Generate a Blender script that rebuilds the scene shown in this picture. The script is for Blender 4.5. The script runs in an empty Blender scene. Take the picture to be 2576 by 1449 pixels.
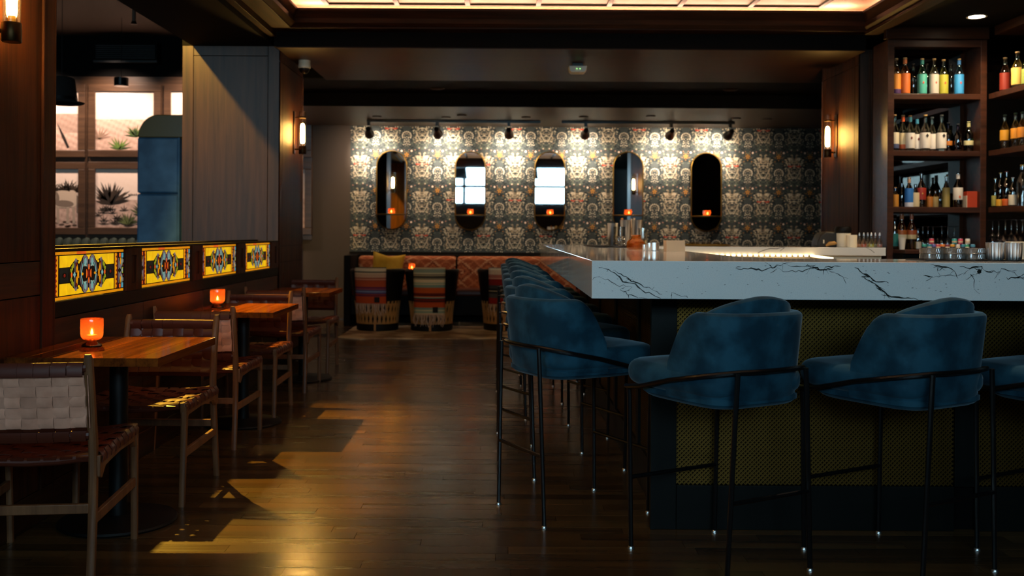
import bpy, bmesh, math, random
from mathutils import Vector, Matrix
R = math.radians
scene = bpy.context.scene
COL = scene.collection
random.seed(7)

# ------------------------------------------------------------------ camera
F, H, CX, CY, ROLL = 2500.0, 1.25, 1260.0, 584.0, 0.006
cam_d = bpy.data.cameras.new('camera'); cam = bpy.data.objects.new('camera', cam_d); COL.objects.link(cam)
cam_d.sensor_width = 36.0; cam_d.lens = F/2576*36.0
cam_d.shift_x = (1288-CX)/2576; cam_d.shift_y = -(724.5-CY)/2576
cam.matrix_world = Matrix.Translation((0, 0, H)) @ Matrix.Rotation(R(90), 4, 'X') @ Matrix.Rotation(ROLL, 4, 'Z')
cam_d.dof.use_dof = True; cam_d.dof.focus_distance = 4.3; cam_d.dof.aperture_fstop = 3.2
cam_d.clip_end = 100
scene.camera = cam

def ray(px, py):
    du, dv = px-CX, CY-py
    return du*math.cos(ROLL)-dv*math.sin(ROLL), du*math.sin(ROLL)+dv*math.cos(ROLL)
def at(px, py, Y):            # pixel at depth Y -> (X, Z)
    u, v = ray(px, py); return u/F*Y, H+v/F*Y
def onz(px, py, z):           # pixel on a horizontal plane -> (X, Y)
    u, v = ray(px, py); Y = F*(z-H)/v; return u/F*Y, Y

# ------------------------------------------------------------------ world, view, big lights
world = bpy.data.worlds.new('world'); scene.world = world; world.use_nodes = True
bg = world.node_tree.nodes['Background']
bg.inputs[0].default_value = (0.50, 0.80, 1.0, 1); bg.inputs[1].default_value = 18.0
scene.view_settings.view_transform = 'Standard'
scene.view_settings.look = 'None'
scene.view_settings.exposure = 0.0
scene.view_settings.gamma = 1.0
scene.view_settings.use_curve_mapping = False

def light(name, kind, loc, power, color, target=None, **kw):
    d = bpy.data.lights.new(name, kind); d.energy = power; d.color = color
    for k, v in kw.items(): setattr(d, k, v)
    o = bpy.data.objects.new(name, d); COL.objects.link(o); o.location = loc
    if target is not None:
        o.rotation_euler = (Vector(target)-Vector(loc)).to_track_quat('-Z', 'Y').to_euler()
    return o
WIN = (-1.9, 2.7, 2.12, 3.35)      # street window behind the camera: x0 x1 z0 z1
WY = -3.0
po = light('window_daylight', 'AREA', ((WIN[0]+WIN[1])/2, WY-0.02, (WIN[2]+WIN[3])/2), 1, (1, 1, 1), ((WIN[0]+WIN[1])/2, 5, (WIN[2]+WIN[3])/2),
           shape='RECTANGLE', size=WIN[1]-WIN[0], size_y=WIN[3]-WIN[2])
po.data.cycles.is_portal = True
WIN2 = (-6.6, -3.4, 1.6, 3.4)      # street window of the side room
po = light('side_window_daylight', 'AREA', ((WIN2[0]+WIN2[1])/2, WY-0.02, (WIN2[2]+WIN2[3])/2), 1, (1, 1, 1), ((WIN2[0]+WIN2[1])/2, 5, (WIN2[2]+WIN2[3])/2),
           shape='RECTANGLE', size=WIN2[1]-WIN2[0], size_y=WIN2[3]-WIN2[2])
po.data.cycles.is_portal = True
# amber spot in the high ceiling of the side room, shining over the partition
light('side_room_spot', 'SPOT', (-3.21, 7.75, 3.5), 340, (1.0, 0.60, 0.10), (-2.3, 8.8, 2.4), spot_size=R(84), spot_blend=0.3, shadow_soft_size=0.03)
light('side_room_spot', 'SPOT', (-3.21, 7.75, 3.5), 2300, (1.0, 0.54, 0.05), (-1.0, 4.6, 0), spot_size=R(66), spot_blend=0.6, shadow_soft_size=0.03)
# wall washers above the framed pictures of the side room
for i in range(4):
    light('picture_washer', 'SPOT', (-6.6+i*1.15, 13.4, 3.72), 220, (1.0, 0.76, 0.60), (-6.6+i*1.15, 14.1, 2.2), spot_size=R(105), spot_blend=1.0, shadow_soft_size=0.05)

# ------------------------------------------------------------------ colour and materials
def lin(c):
    c /= 255.0
    return c/12.92 if c <= 0.04045 else ((c+0.055)/1.055)**2.4
def hx(s):
    s = s.lstrip('#'); return tuple(lin(int(s[i:i+2], 16)) for i in (0, 2, 4))
M = {}
def pmat(name, col, rough=0.5, metal=0.0, spec=0.5, **kw):
    m = bpy.data.materials.new(name); m.use_nodes = True
    b = m.node_tree.nodes['Principled BSDF']
    b.inputs['Base Color'].default_value = (*col, 1); b.inputs['Roughness'].default_value = rough
    b.inputs['Metallic'].default_value = metal; b.inputs['Specular IOR Level'].default_value = spec
    for k, v in kw.items():
        b.inputs[k].default_value = v
    M[name] = m
    return m
def nd(m, t, **kw):
    n = m.node_tree.nodes.new(t)
    for k, v in kw.items(): setattr(n, k, v)
    return n
def lk(m, a, b): m.node_tree.links.new(a, b)
def bsdf(m): return m.node_tree.nodes['Principled BSDF']

def wood(name, c0, c1, rough=0.4, axis='Z', scale=1.0, spec=0.4, bump=0.15, rnd=0.0, rvar=None):
    """streaky wood grain along an axis, in world space, procedural"""
    m = pmat(name, c0, rough, spec=spec)
    g = nd(m, 'ShaderNodeNewGeometry'); mp = nd(m, 'ShaderNodeMapping')
    s = {'X': (1.2, 26, 26), 'Y': (26, 1.2, 26), 'Z': (26, 26, 1.2)}[axis]
    mp.inputs['Scale'].default_value = tuple(v*scale for v in s)
    src = g.outputs['Position']
    if rnd:
        oi = nd(m, 'ShaderNodeObjectInfo'); ad = nd(m, 'ShaderNodeVectorMath', operation='MULTIPLY_ADD')
        ad.inputs[1].default_value = (7.3, 3.1, 5.7); cb = nd(m, 'ShaderNodeCombineXYZ')
        for i in range(3): lk(m, oi.outputs['Random'], cb.inputs[i])
        lk(m, cb.outputs[0], ad.inputs[0]); lk(m, src, ad.inputs[2]); src = ad.outputs[0]
    lk(m, src, mp.inputs['Vector'])
    n1 = nd(m, 'ShaderNodeTexNoise'); n1.inputs['Scale'].default_value = 1.0; n1.inputs['Detail'].default_value = 6; n1.inputs['Distortion'].default_value = 0.6
    n2 = nd(m, 'ShaderNodeTexNoise'); n2.inputs['Scale'].default_value = 6.0; n2.inputs['Detail'].default_value = 4
    lk(m, mp.outputs[0], n1.inputs['Vector']); lk(m, mp.outputs[0], n2.inputs['Vector'])
    mx = nd(m, 'ShaderNodeMath', operation='MULTIPLY_ADD'); mx.inputs[1].default_value = 0.35
    lk(m, n2.outputs[0], mx.inputs[0]); lk(m, n1.outputs[0], mx.inputs[2])
    rp = nd(m, 'ShaderNodeValToRGB')
    rp.color_ramp.elements[0].position = 0.42; rp.color_ramp.elements[0].color = (*c0, 1)
    rp.color_ramp.elements[1].position = 0.88; rp.color_ramp.elements[1].color = (*c1, 1)
    lk(m, mx.outputs[0], rp.inputs[0]); out = rp.outputs[0]
    if rnd:
        hv = nd(m, 'ShaderNodeHueSaturation'); mr = nd(m, 'ShaderNodeMapRange')
        mr.inputs['To Min'].default_value = 1-rnd; mr.inputs['To Max'].default_value = 1+rnd
        lk(m, oi.outputs['Random'], mr.inputs['Value']); lk(m, mr.outputs[0], hv.inputs['Value']); lk(m, out, hv.inputs['Color']); out = hv.outputs[0]
    lk(m, out, bsdf(m).inputs['Base Color'])
    if rvar:
        m3 = nd(m, 'ShaderNodeMapRange'); m3.inputs['From Min'].default_value = .45; m3.inputs['From Max'].default_value = .9; m3.inputs['To Min'].default_value = rvar[1]; m3.inputs['To Max'].default_value = rvar[0]
        lk(m, mx.outputs[0], m3.inputs['Value']); lk(m, m3.outputs[0], bsdf(m).inputs['Roughness'])
    bp = nd(m, 'ShaderNodeBump'); bp.inputs['Strength'].default_value = bump; bp.inputs['Distance'].default_value = 0.002
    lk(m, mx.outputs[0], bp.inputs['Height']); lk(m, bp.outputs[0], bsdf(m).inputs['Normal'])
    return m
def noisy(name, c0, c1, scale, rough=0.6, spec=0.4, lo=0.35, hi=0.65, bump=0.0, metal=0.0, detail=4, **kw):
    m = pmat(name, c0, rough, metal, spec, **kw)
    g = nd(m, 'ShaderNodeTexCoord'); n1 = nd(m, 'ShaderNodeTexNoise')
    n1.inputs['Scale'].default_value = scale; n1.inputs['Detail'].default_value = detail
    lk(m, g.outputs['Object'], n1.inputs['Vector'])
    rp = nd(m, 'ShaderNodeValToRGB'); e = rp.color_ramp.elements
    e[0].position = lo; e[0].color = (*c0, 1); e[1].position = hi; e[1].color = (*c1, 1)
    lk(m, n1.outputs[0], rp.inputs[0]); lk(m, rp.outputs[0], bsdf(m).inputs['Base Color'])
    if bump:
        bp = nd(m, 'ShaderNodeBump'); bp.inputs['Strength'].default_value = bump; bp.inputs['Distance'].default_value = 0.003
        lk(m, n1.outputs[0], bp.inputs['Height']); lk(m, bp.outputs[0], bsdf(m).inputs['Normal'])
    return m
def attrmat(name, rough=0.7, spec=0.3, bump_scale=0, emis=0.0):
    m = pmat(name, (0.5, 0.5, 0.5), rough, spec=spec)
    a = nd(m, 'ShaderNodeVertexColor'); a.layer_name = 'Col'
    lk(m, a.outputs['Color'], bsdf(m).inputs['Base Color'])
    if emis:
        lk(m, a.outputs['Color'], bsdf(m).inputs['Emission Color']); bsdf(m).inputs['Emission Strength'].default_value = emis
    if bump_scale:
        g = nd(m, 'ShaderNodeTexCoord'); n1 = nd(m, 'ShaderNodeTexNoise'); n1.inputs['Scale'].default_value = bump_scale
        lk(m, g.outputs['Object'], n1.inputs['Vector'])
        bp = nd(m, 'ShaderNodeBump'); bp.inputs['Strength'].default_value = 0.4; bp.inputs['Distance'].default_value = 0.004
        lk(m, n1.outputs[0], bp.inputs['Height']); lk(m, bp.outputs[0], bsdf(m).inputs['Normal'])
    return m
def emat(name, col, strength):
    m = pmat(name, col, 0.5); b = bsdf(m)
    b.inputs['Emission Color'].default_value = (*col, 1); b.inputs['Emission Strength'].default_value = strength
    return m
def thinglass(name, tint, gloss=0.12, rough=0.03, translucent=0.0, tcol=None):
    """thin see-through glass: tinted transparent + a glossy coat (+ translucent body)"""
    m = bpy.data.materials.new(name); m.use_nodes = True; M[name] = m
    nt = m.node_tree; nt.nodes.remove(nt.nodes['Principled BSDF']); out = nt.nodes['Material Output']
    t = nd(m, 'ShaderNodeBsdfTransparent'); t.inputs[0].default_value = (*tint, 1)
    body = t.outputs[0]
    if translucent:
        tr = nd(m, 'ShaderNodeBsdfTranslucent'); tr.inputs[0].default_value = (*(tcol or tint), 1)
        mx = nd(m, 'ShaderNodeMixShader'); mx.inputs[0].default_value = translucent
        lk(m, body, mx.inputs[1]); lk(m, tr.outputs[0], mx.inputs[2]); body = mx.outputs[0]
    gl = nd(m, 'ShaderNodeBsdfGlossy'); gl.inputs['Roughness'].default_value = rough
    fr = nd(m, 'ShaderNodeLayerWeight'); fr.inputs[0].default_value = 0.35
    ma = nd(m, 'ShaderNodeMath', operation='MULTIPLY_ADD'); ma.inputs[1].default_value = 0.6; ma.inputs[2].default_value = gloss; ma.use_clamp = True
    lk(m, fr.outputs['Fresnel'], ma.inputs[0])
    m2 = nd(m, 'ShaderNodeMixShader'); lk(m, ma.outputs[0], m2.inputs[0]); lk(m, body, m2.inputs[1]); lk(m, gl.outputs[0], m2.inputs[2])
    lk(m, m2.outputs[0], out.inputs['Surface'])
    return m

wood('oak_v', hx('#1d1009'), hx('#462411'), 0.6, 'Z', spec=.08)
wood('oak_x', hx('#160c06'), hx('#361c0d'), 0.42, 'X', spec=.12)
wood('oak_y', hx('#1c1009'), hx('#422512'), 0.5, 'Y', spec=.15)
wood('oak_grey', hx('#261910'), hx('#442d1e'), 0.45, 'Z')
wood('shelf_wood', hx('#25130a'), hx('#482717'), 0.42, 'X', spec=.3)
wood('floor_wood', hx('#2c1d0f'), hx('#5a4022'), 0.22, 'X', 0.42, spec=0.75, bump=0.07, rnd=0.42, rvar=(.19, .30))
wood('table_wood', hx('#38170a'), hx('#7a4016'), 0.6, 'Y', 0.8, spec=0.0, bump=0.05)
bsdf(M['table_wood']).inputs['Coat Weight'].default_value = .35; bsdf(M['table_wood']).inputs['Coat Roughness'].default_value = .12
wood('chair_wood', hx('#573520'), hx('#845838'), 0.42, 'Z', 0.8, bump=0.08)
pmat('black_paint', hx('#080605'), 0.75, spec=0.10)
pmat('black_core', hx('#080605'), 0.9, spec=0.1)
pmat('soffit_paint', hx('#46352a'), 0.42, spec=0.5)
pmat('plain_wall', hx('#453930'), 0.7, spec=0.3)
pmat('dark_trim', hx('#120c08'), 0.7, spec=.12)
pmat('bar_paint', hx('#070a08'), 0.5, spec=0.15)
pmat('black_metal', hx('#0a0a0b'), 0.28, spec=0.5)
pmat('cast_iron', hx('#060607'), 0.5, spec=0.4)
pmat('brass', hx('#74592a'), 0.42, metal=1.0)
pmat('bronze', hx('#3a2a18'), 0.4, metal=1.0)
pmat('steel', hx('#ececec'), 0.32, metal=1.0)
pmat('mirror', (0.82, 0.83, 0.84), 0.015, metal=1.0)
pmat('dark_mirror', (0.14, 0.135, 0.125), 0.02, metal=1.0)
pmat('white_plastic', hx('#d9d2c4'), 0.45)
pmat('cream_plastic', hx('#e8dcc2'), 0.4)
pmat('peach_paint', hx('#e8c3a4'), 0.6)
pmat('grey_plastic', hx('#1e1d1c'), 0.5)
pmat('cork', hx('#c7a06c'), 0.8)
pmat('napkin', hx('#e2c09a'), 0.85)
pmat('leather_black', hx('#0b0908'), 0.5, spec=0.18)
pmat('leather_brown', hx('#562618'), 0.38, spec=0.3)
noisy('leather_suede', (.80, .37, .24), (1.0, .49, .33), 14, 0.85, 0.2)
m = M['leather_suede']; oi_ = nd(m, 'ShaderNodeObjectInfo'); hv_ = nd(m, 'ShaderNodeHueSaturation'); mr_ = nd(m, 'ShaderNodeMapRange')
mr_.inputs['To Min'].default_value = .70; mr_.inputs['To Max'].default_value = 1.0
lk(m, oi_.outputs['Random'], mr_.inputs['Value']); lk(m, mr_.outputs[0], hv_.inputs['Value'])
lk(m, [n for n in m.node_tree.nodes if n.type == 'VALTORGB'][0].outputs[0], hv_.inputs['Color']); lk(m, hv_.outputs[0], bsdf(m).inputs['Base Color'])
pmat('cedar', hx('#b07f45'), 0.6)
noisy('blue_leather', hx('#2c5272'), hx('#5a86a8'), 3, 0.33, 0.5)
pmat('lamplit_hood_leather', hx('#7a5c1c'), 0.3, spec=0.5)  # booth hood: yellow lamplight falling on it is mixed into this colour
pmat('green_velvet', hx('#1d2a20'), 0.8)
pmat('dark_fabric', hx('#100d0b'), 0.9)
noisy('mustard', hx('#b98a22'), hx('#d2a63a'), 6, 0.85, 0.2)
noisy('rug_hide', hx('#8a7058'), hx('#d4bc9c'), 2.2, 0.95, 0.1, lo=0.42, hi=0.58)
attrmat('print', 0.75, 0.2)
attrmat('woven', 0.9, 0.1, 120)
attrmat('kilim', 0.85, 0.15, 60)
attrmat('picture_print', 0.55, 0.3)
m = noisy('velvet', (.004, .027, .047), (.014, .066, .104), 9, 0.75, 0.15, lo=0.4, hi=0.62, detail=6)
bsdf(m).inputs['Sheen Weight'].default_value = 0.30; bsdf(m).inputs['Sheen Roughness'].default_value = 0.35
bsdf(m).inputs['Sheen Tint'].default_value = (0.45, 0.62, 0.75, 1)
m = noisy('marble', hx('#cfd2d2'), hx('#dcdddb'), 260, 0.045, 0.6, lo=0.3, hi=0.5, detail=2)
pmat('vein', hx('#23241f'), 0.3)
thinglass('clear_glass', (0.93, 0.94, 0.93), 0.10)
thinglass('cut_glass', (0.85, 0.84, 0.80), 0.40, 0.12, 0.35, (0.95, 0.92, 0.85))
thinglass('tube_glass', (0.98, 0.93, 0.80), 0.06, 0.08)
thinglass('bottle_glass', (0.62, 0.66, 0.58), 0.14)
thinglass('dark_glass', (0.06, 0.06, 0.055), 0.14)
thinglass('green_glass', (0.10, 0.22, 0.10), 0.14)
thinglass('blue_glass', (0.05, 0.10, 0.2), 0.14)
thinglass('amber_glass', (1.0, 0.66, 0.28), 0.12, 0.05, 0.22, (1.0, 0.5, 0.14))
thinglass('gold_liquid', (0.85, 0.62, 0.18), 0.1)
thinglass('candle_glass', (0.74, 0.17, 0.045), 0.05, 0.1, 0.22, (1.0, 0.24, 0.05))
emat('flame', (1.0, 0.66, 0.28), 90)
emat('bulb', (1.0, 0.58, 0.16), 330)
emat('led', (1.0, 0.70, 0.32), 10)
emat('cove_led', (1.0, 0.76, 0.58), 34)
emat('downlight', (1.0, 0.80, 0.55), 30)
emat('spot_face', (1.0, 0.90, 0.78), 8)
emat('laylight', (1.0, 0.66, 0.40), 0.26)
pmat('wax', hx('#e8c9a0'), 0.6)

# ------------------------------------------------------------------ mesh builder
class MB:
    def __init__(s): s.v = []; s.f = []; s.c = []; s.m = []
    def add(s, vs, fs, col=None, mi=0):
        o = len(s.v); s.v += [tuple(v) for v in vs]
        for f in fs: s.f.append(tuple(o+i for i in f)); s.c.append(col); s.m.append(mi)
        return s
    def box(s, x0, x1, y0, y1, z0, z1, col=None, mi=0):
        vs = [(x, y, z) for z in (z0, z1) for y in (y0, y1) for x in (x0, x1)]
        return s.add(vs, [(0, 2, 3, 1), (4, 5, 7, 6), (0, 1, 5, 4), (2, 6, 7, 3), (0, 4, 6, 2), (1, 3, 7, 5)], col, mi)
    def obox(s, p, q, w, h, up=(0, 0, 1), col=None, mi=0, w2=None, h2=None):
        """tapered beam from p to q, w across, h along up"""
        p, q = Vector(p), Vector(q); d = (q-p).normalized(); a = d.cross(Vector(up)).normalized(); b = a.cross(d)
        w2 = w if w2 is None else w2; h2 = h if h2 is None else h2
        vs = []
        for c, ww, hh in ((p, w, h), (q, w2, h2)):
            vs += [c-a*ww/2-b*hh/2, c+a*ww/2-b*hh/2, c+a*ww/2+b*hh/2, c-a*ww/2+b*hh/2]
        return s.add(vs, [(0, 1, 2, 3), (7, 6, 5, 4), (0, 4, 5, 1), (1, 5, 6, 2), (2, 6, 7, 3), (3, 7, 4, 0)], col, mi)
    def prism(s, poly, fn, a0, a1, col=None, mi=0):
        """extrude a 2-D polygon; fn(u, v, a) -> xyz"""
        n = len(poly); vs = [fn(u, v, a0) for u, v in poly]+[fn(u, v, a1) for u, v in poly]
        fs = [tuple(range(n))[::-1], tuple(range(n, 2*n))]+[(i, (i+1) % n, n+(i+1) % n, n+i) for i in range(n)]
        return s.add(vs, fs, col, mi)
    def tube(s, pts, r, n=10, caps=True, col=None, mi=0, closed=False):
        pts = [Vector(p) for p in pts]; k = len(pts)
        rs = r if isinstance(r, (list, tuple)) else [r]*k
        tang = []
        for i in range(k):
            a = pts[(i-1) % k] if (closed or i > 0) else pts[i]; b = pts[(i+1) % k] if (closed or i < k-1) else pts[i]
            tang.append((b-a).normalized())
        ref = Vector((0, 0, 1)) if abs(tang[0].z) < 0.9 else Vector((0, 1, 0))
        nrm = tang[0].cross(ref).normalized(); vs = []
        for i in range(k):
            nrm = (nrm-tang[i]*nrm.dot(tang[i])).normalized(); bn = tang[i].cross(nrm)
            for j in range(n):
                a = 2*math.pi*j/n; vs.append(pts[i]+(nrm*math.cos(a)+bn*math.sin(a))*rs[i])
        fs = []
        for i in range(k if closed else k-1):
            for j in range(n):
                fs.append((i*n+j, i*n+(j+1) % n, ((i+1) % k)*n+(j+1) % n, ((i+1) % k)*n+j))
        if caps and not closed: fs += [tuple(range(n))[::-1], tuple(range((k-1)*n, k*n))]
        return s.add(vs, fs, col, mi)
    def lathe(s, prof, n=20, c=(0, 0, 0), col=None, mi=0, sx=1, sy=1):
        vs = []; k = len(prof)
        for r, z in prof:
            for j in range(n):
                a = 2*math.pi*j/n; vs.append((c[0]+r*math.cos(a)*sx, c[1]+r*math.sin(a)*sy, c[2]+z))
        fs = [(i*n+j, i*n+(j+1) % n, (i+1)*n+(j+1) % n, (i+1)*n+j) for i in range(k-1) for j in range(n)]
        if prof[0][0] > 1e-6: fs.append(tuple(range(n))[::-1])
        if prof[-1][0] > 1e-6: fs.append(tuple(range((k-1)*n, k*n)))
        return s.add(vs, fs, col, mi)
    def grid(s, fn, nu, nv, colfn=None, mi=0, closed_u=False):
        vs = [fn(i/nu, j/nv) for j in range(nv+1) for i in range(nu if closed_u else nu+1)]
        w = nu if closed_u else nu+1; o = len(s.v); s.v += [tuple(v) for v in vs]
        for j in range(nv):
            for i in range(nu):
                i2 = (i+1) % w
                s.f.append((o+j*w+i, o+j*w+i2, o+(j+1)*w+i2, o+(j+1)*w+i)); s.m.append(mi)
                s.c.append(colfn((i+.5)/nu, (j+.5)/nv) if colfn else None)
        return s
    def mesh(s, name, mats, smooth=True, angle=0.6):
        me = bpy.data.meshes.new(name); me.from_pydata(s.v, [], s.f)
        for mt in (mats if isinstance(mats, (list, tuple)) else [mats]): me.materials.append(M[mt] if isinstance(mt, str) else mt)
        me.polygons.foreach_set('material_index', s.m)
        if any(c is not None for c in s.c):
            at_ = me.color_attributes.new('Col', 'FLOAT_COLOR', 'CORNER'); buf = []
            for p, c in zip(s.f, s.c):
                cc = (*(c or (.5, .5, .5)), 1.0); buf += list(cc)*len(p)
            at_.data.foreach_set('color', buf)
        bm = bmesh.new(); bm.from_mesh(me); bmesh.ops.recalc_face_normals(bm, faces=bm.faces); bm.to_mesh(me); bm.free()
        if smooth:
            me.polygons.foreach_set('use_smooth', [True]*len(me.polygons)); me.set_sharp_from_angle(angle=angle)
        me.update(); return me
    def build(s, name, mats, parent=None, loc=None, bevel=0.0, smooth=True, angle=0.6, seg=2):
        o = bpy.data.objects.new(name, s.mesh(name, mats, smooth, angle)); COL.objects.link(o)
        if parent is not None: o.parent = parent
        if loc: o.location = loc
        if bevel:
            b = o.modifiers.new('bevel', 'BEVEL'); b.width = bevel; b.segments = seg; b.limit_method = 'ANGLE'; b.angle_limit = R(40)
        return o
def tag(o, label, cat, group=None):
    o['label'] = label; o['category'] = cat
    if group: o['group'] = group
    return o
def struct(o):
    o['kind'] = 'structure'; return o
def stuff(o):
    o['kind'] = 'stuff'; return o
def thing(name, label, cat, loc=(0, 0, 0), rz=0.0, group=None):
    o = bpy.data.objects.new(name, None); COL.objects.link(o); o.empty_display_size = 0.1
    o.location = loc; o.rotation_euler = (0, 0, rz); return tag(o, label, cat, group)
KIDS = {}
def copy_tree(o, parent=None):
    c = o.copy(); COL.objects.link(c); c.parent = parent
    for ch in list(o.children): copy_tree(ch, c)
    return c
def copy_thing(root, loc, rz, label, group=None):
    c = copy_tree(root); c.location = loc; c.rotation_euler = (0, 0, rz); c['label'] = label
    if group: c['group'] = group
    return c
def inst(name, me, parent, loc=(0, 0, 0), rot=(0, 0, 0), scale=(1, 1, 1)):
    o = bpy.data.objects.new(name, me); COL.objects.link(o); o.parent = parent; o.location = loc; o.rotation_euler = rot; o.scale = scale
    return o
def bx(name, x0, x1, y0, y1, z0, z1, mat, parent=None, bevel=0.0):
    return MB().box(x0, x1, y0, y1, z0, z1).build(name, mat, parent, bevel=bevel, smooth=False)
def lerp(a, b, t): return a+(b-a)*t
def mixc(a, b, t): return tuple(lerp(x, y, t) for x, y in zip(a, b))
# ------------------------------------------------------------------ structure
XP, YB = -1.96, 14.1
floor = struct(bx('floor', -7.2, 4.9, -3.2, 14.3, -0.2, -0.014, 'black_core'))
PW = 0.088
unit = MB().box(0, 1, 0, 1, 0, 1).mesh('plank', 'floor_wood', smooth=False)
rng = random.Random(3)
field = MB()
for r in range(int((14.1+3.0)/PW)):
    y0 = -3.0+r*PW
    x = -7.2 - rng.random()
    while x < 4.9:
        L = rng.uniform(0.55, 1.5); x1 = x+L
        lim = 2.2 if y0 < 4.35 else 0.8
        if 3.4 < y0 < 7.3 and x1 > -2.0 and x < lim:
            inst('plank', unit, floor, (x+.0008, y0+.0008, -0.014), (0, 0, 0), (L-.0016, PW-.0016, 0.014+rng.uniform(-.0004, .0002)))
        else:
            field.box(x+.0008, min(x1, 4.9)-.0008, y0+.0008, y0+PW-.0008, -0.014, 0)
        x = x1
stuff(field.build('plank_field', 'floor_wood', floor, smooth=False))

wb = struct(bx('wall_back', -7.2, 4.9, YB, YB+.2, 0, 4.0, 'plain_wall'))
bx('upper_panel', -7.2, -3.0, YB-.02, YB, 3.42, 4.0, 'black_paint', wb)
bx('chair_rail', -2.14, 4.9, YB-.05, YB, 0.935, 0.965, 'dark_trim', wb, .004)
wr = struct(bx('wall_right', 4.9, 5.1, -3.2, 14.3, 0, 4.0, 'black_paint'))
ws = struct(bx('wall_side_room', -7.4, -7.2, -3.2, 14.3, 0, 4.0, 'black_paint'))
wf = struct(bx('wall_front', WIN2[1], WIN[0], -3.2, -3.0, 0, 4.0, 'black_paint'))
bx('window_pier', -7.2, WIN2[0], -3.2, -3.0, 0, 4.0, 'black_paint', wf)
bx('window_apron', WIN2[0], WIN2[1], -3.2, -3.0, 0, WIN2[2], 'oak_x', wf)
bx('window_header', WIN2[0], WIN2[1], -3.2, -3.0, WIN2[3], 4.0, 'oak_x', wf)
w2 = struct(bx('window_2', WIN2[0], WIN2[1], -3.12, -3.10, WIN2[2], WIN2[3], 'clear_glass'))
for k in range(4):
    xx = lerp(WIN2[0], WIN2[1], k/3); bx('mullion', xx-.035, xx+.035, -3.16, -3.04, WIN2[2], WIN2[3], 'black_metal', w2)
bx('window_pier', WIN[1], 4.9, -3.2, -3.0, 0, 4.0, 'black_paint', wf)
bx('window_apron', WIN[0], WIN[1], -3.2, -3.0, 0, WIN[2], 'oak_x', wf)
bx('window_header', WIN[0], WIN[1], -3.2, -3.0, WIN[3], 4.0, 'oak_x', wf)
w1 = struct(bx('window_1', WIN[0], WIN[1], -3.12, -3.10, WIN[2], WIN[3], 'clear_glass'))
for xx in (WIN[0], -1.16, .05, 1.27, 2.48, WIN[1]): bx('mullion', xx-.05, xx+.05, -3.16, -3.04, WIN[2], WIN[3], 'black_metal', w1)
for zz in (WIN[2], 2.68, WIN[3]): bx('rail', WIN[0], WIN[1], -3.155, -3.045, zz-.04, zz+.04, 'black_metal', w1)
ceil = struct(bx('ceiling', -7.2, 4.9, -3.2, 14.3, 4.0, 4.2, 'plain_wall'))

def boards(parent, spec, fn, gap=.004, th=.014, mat='oak_v'):
    """flat boards given as (a0,a1,z0,z1,[material]) on a face; fn maps (a,depth,z) to xyz"""
    for s in spec:
        a0, a1, z0, z1 = s[:4]; mt = s[4] if len(s) > 4 else mat
        m_ = MB(); poly = [(a0+gap/2, z0+gap/2), (a1-gap/2, z0+gap/2), (a1-gap/2, z1-gap/2), (a0+gap/2, z1-gap/2)]
        m_.prism(poly, lambda u, v, d: fn(u, d, v), 0, th)
        m_.build('panel_board', mt, parent, bevel=.0015, smooth=False, seg=1)
# near pier on the left, and its panelled face towards the aisle
wl = struct(bx('wall_left', -2.74, XP-.014, 3.28, 4.36, 0, 4.0, 'black_core'))
bx('low_wall', -2.21, XP-.014, -3.0, 3.27, 0, 1.16, 'oak_y', wl)
bx('end_board', -2.74, XP, 3.268, 3.28, 0, 4.0, 'oak_v', wl)
zr0, zr1 = 0.97, 1.115
sp = []
for a0, a1 in ((3.40, 4.235),):
    sp += [(a0, a1, 0.14, zr0), (a0, a1, zr0, zr1, 'oak_y'), (a0, a1, zr1, 4.0)]
sp += [(4.235, 4.36, 0.14, 4.0), (3.28, 3.40, .14, 4.0), (3.28, 4.36, 0, .14, 'oak_y')]
boards(wl, sp, lambda a, d, z: (XP-.014+d, a, z))
bx('corner_bead', XP-.002, XP+.010, 4.232, 4.246, 0.14, 4.0, 'oak_v', wl, .003)
bx('end_board', -2.74, XP, 4.36, 4.372, 0, 4.0, 'oak_v', wl)

# panelled columns that carry the cross beam
def column(label, xf, xo, s, name='panelled_column'):
    t = thing(name, label, 'column', ((xf+xo)/2, 9.3, 0))
    def part(nm, x0, x1, y0, y1, z0, z1, mt, bev=.0015):
        o = bx(nm, x0-t.location.x, x1-t.location.x, y0-9.3, y1-9.3, z0, z1, mt, t, bev); return o
    a, b = min(xf, xo), max(xf, xo)
    part('core', a+.014, b-.014, 8.814, 9.8, 0, 2.884, 'black_core', 0)
    g = .004
    # near face, towards the camera
    xs = sorted([xo, xo+s*.10, xf-s*.11, xf])
    for i in range(3):
        x0, x1 = xs[i]+g/2, xs[i+1]-g/2; mt = 'oak_grey'
        if i == 1:
            part('panel_board', x0, x1, 8.80, 8.814, .14, 2.795, mt); part('panel_board', x0, x1, 8.80, 8.814, 2.80, 2.884, mt)
        else: part('stile', x0, x1, 8.80, 8.814, .14, 2.884, mt)
    part('plinth', a, b, 8.795, 8.814, 0, .14, 'oak_x')
    # aisle face
    x0, x1 = (xf-.014, xf) if s > 0 else (xf, xf+.014)
    for y0, y1 in ((8.8, 8.895), (8.899, 9.70), (9.704, 9.8)):
        for z0, z1 in ((.14, zr0-g), (zr0, zr1-g), (zr1, 2.75), (2.754, 2.884)):
            part('panel_board', x0, x1, y0, y1, z0, z1, 'oak_v')
    part('corner_bead', x0-.006 if s < 0 else x0, x1 if s < 0 else x1+.006, 9.785, 9.80, .14, 2.75, 'shelf_wood', .002)
    return t
column('dark oak column with brass tube sconce, behind the stained-glass partition', XP, -2.83, 1)
column('dark oak column with brass tube sconce, between wallpaper and bottle shelves', 3.16, 3.9, -1)

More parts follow.
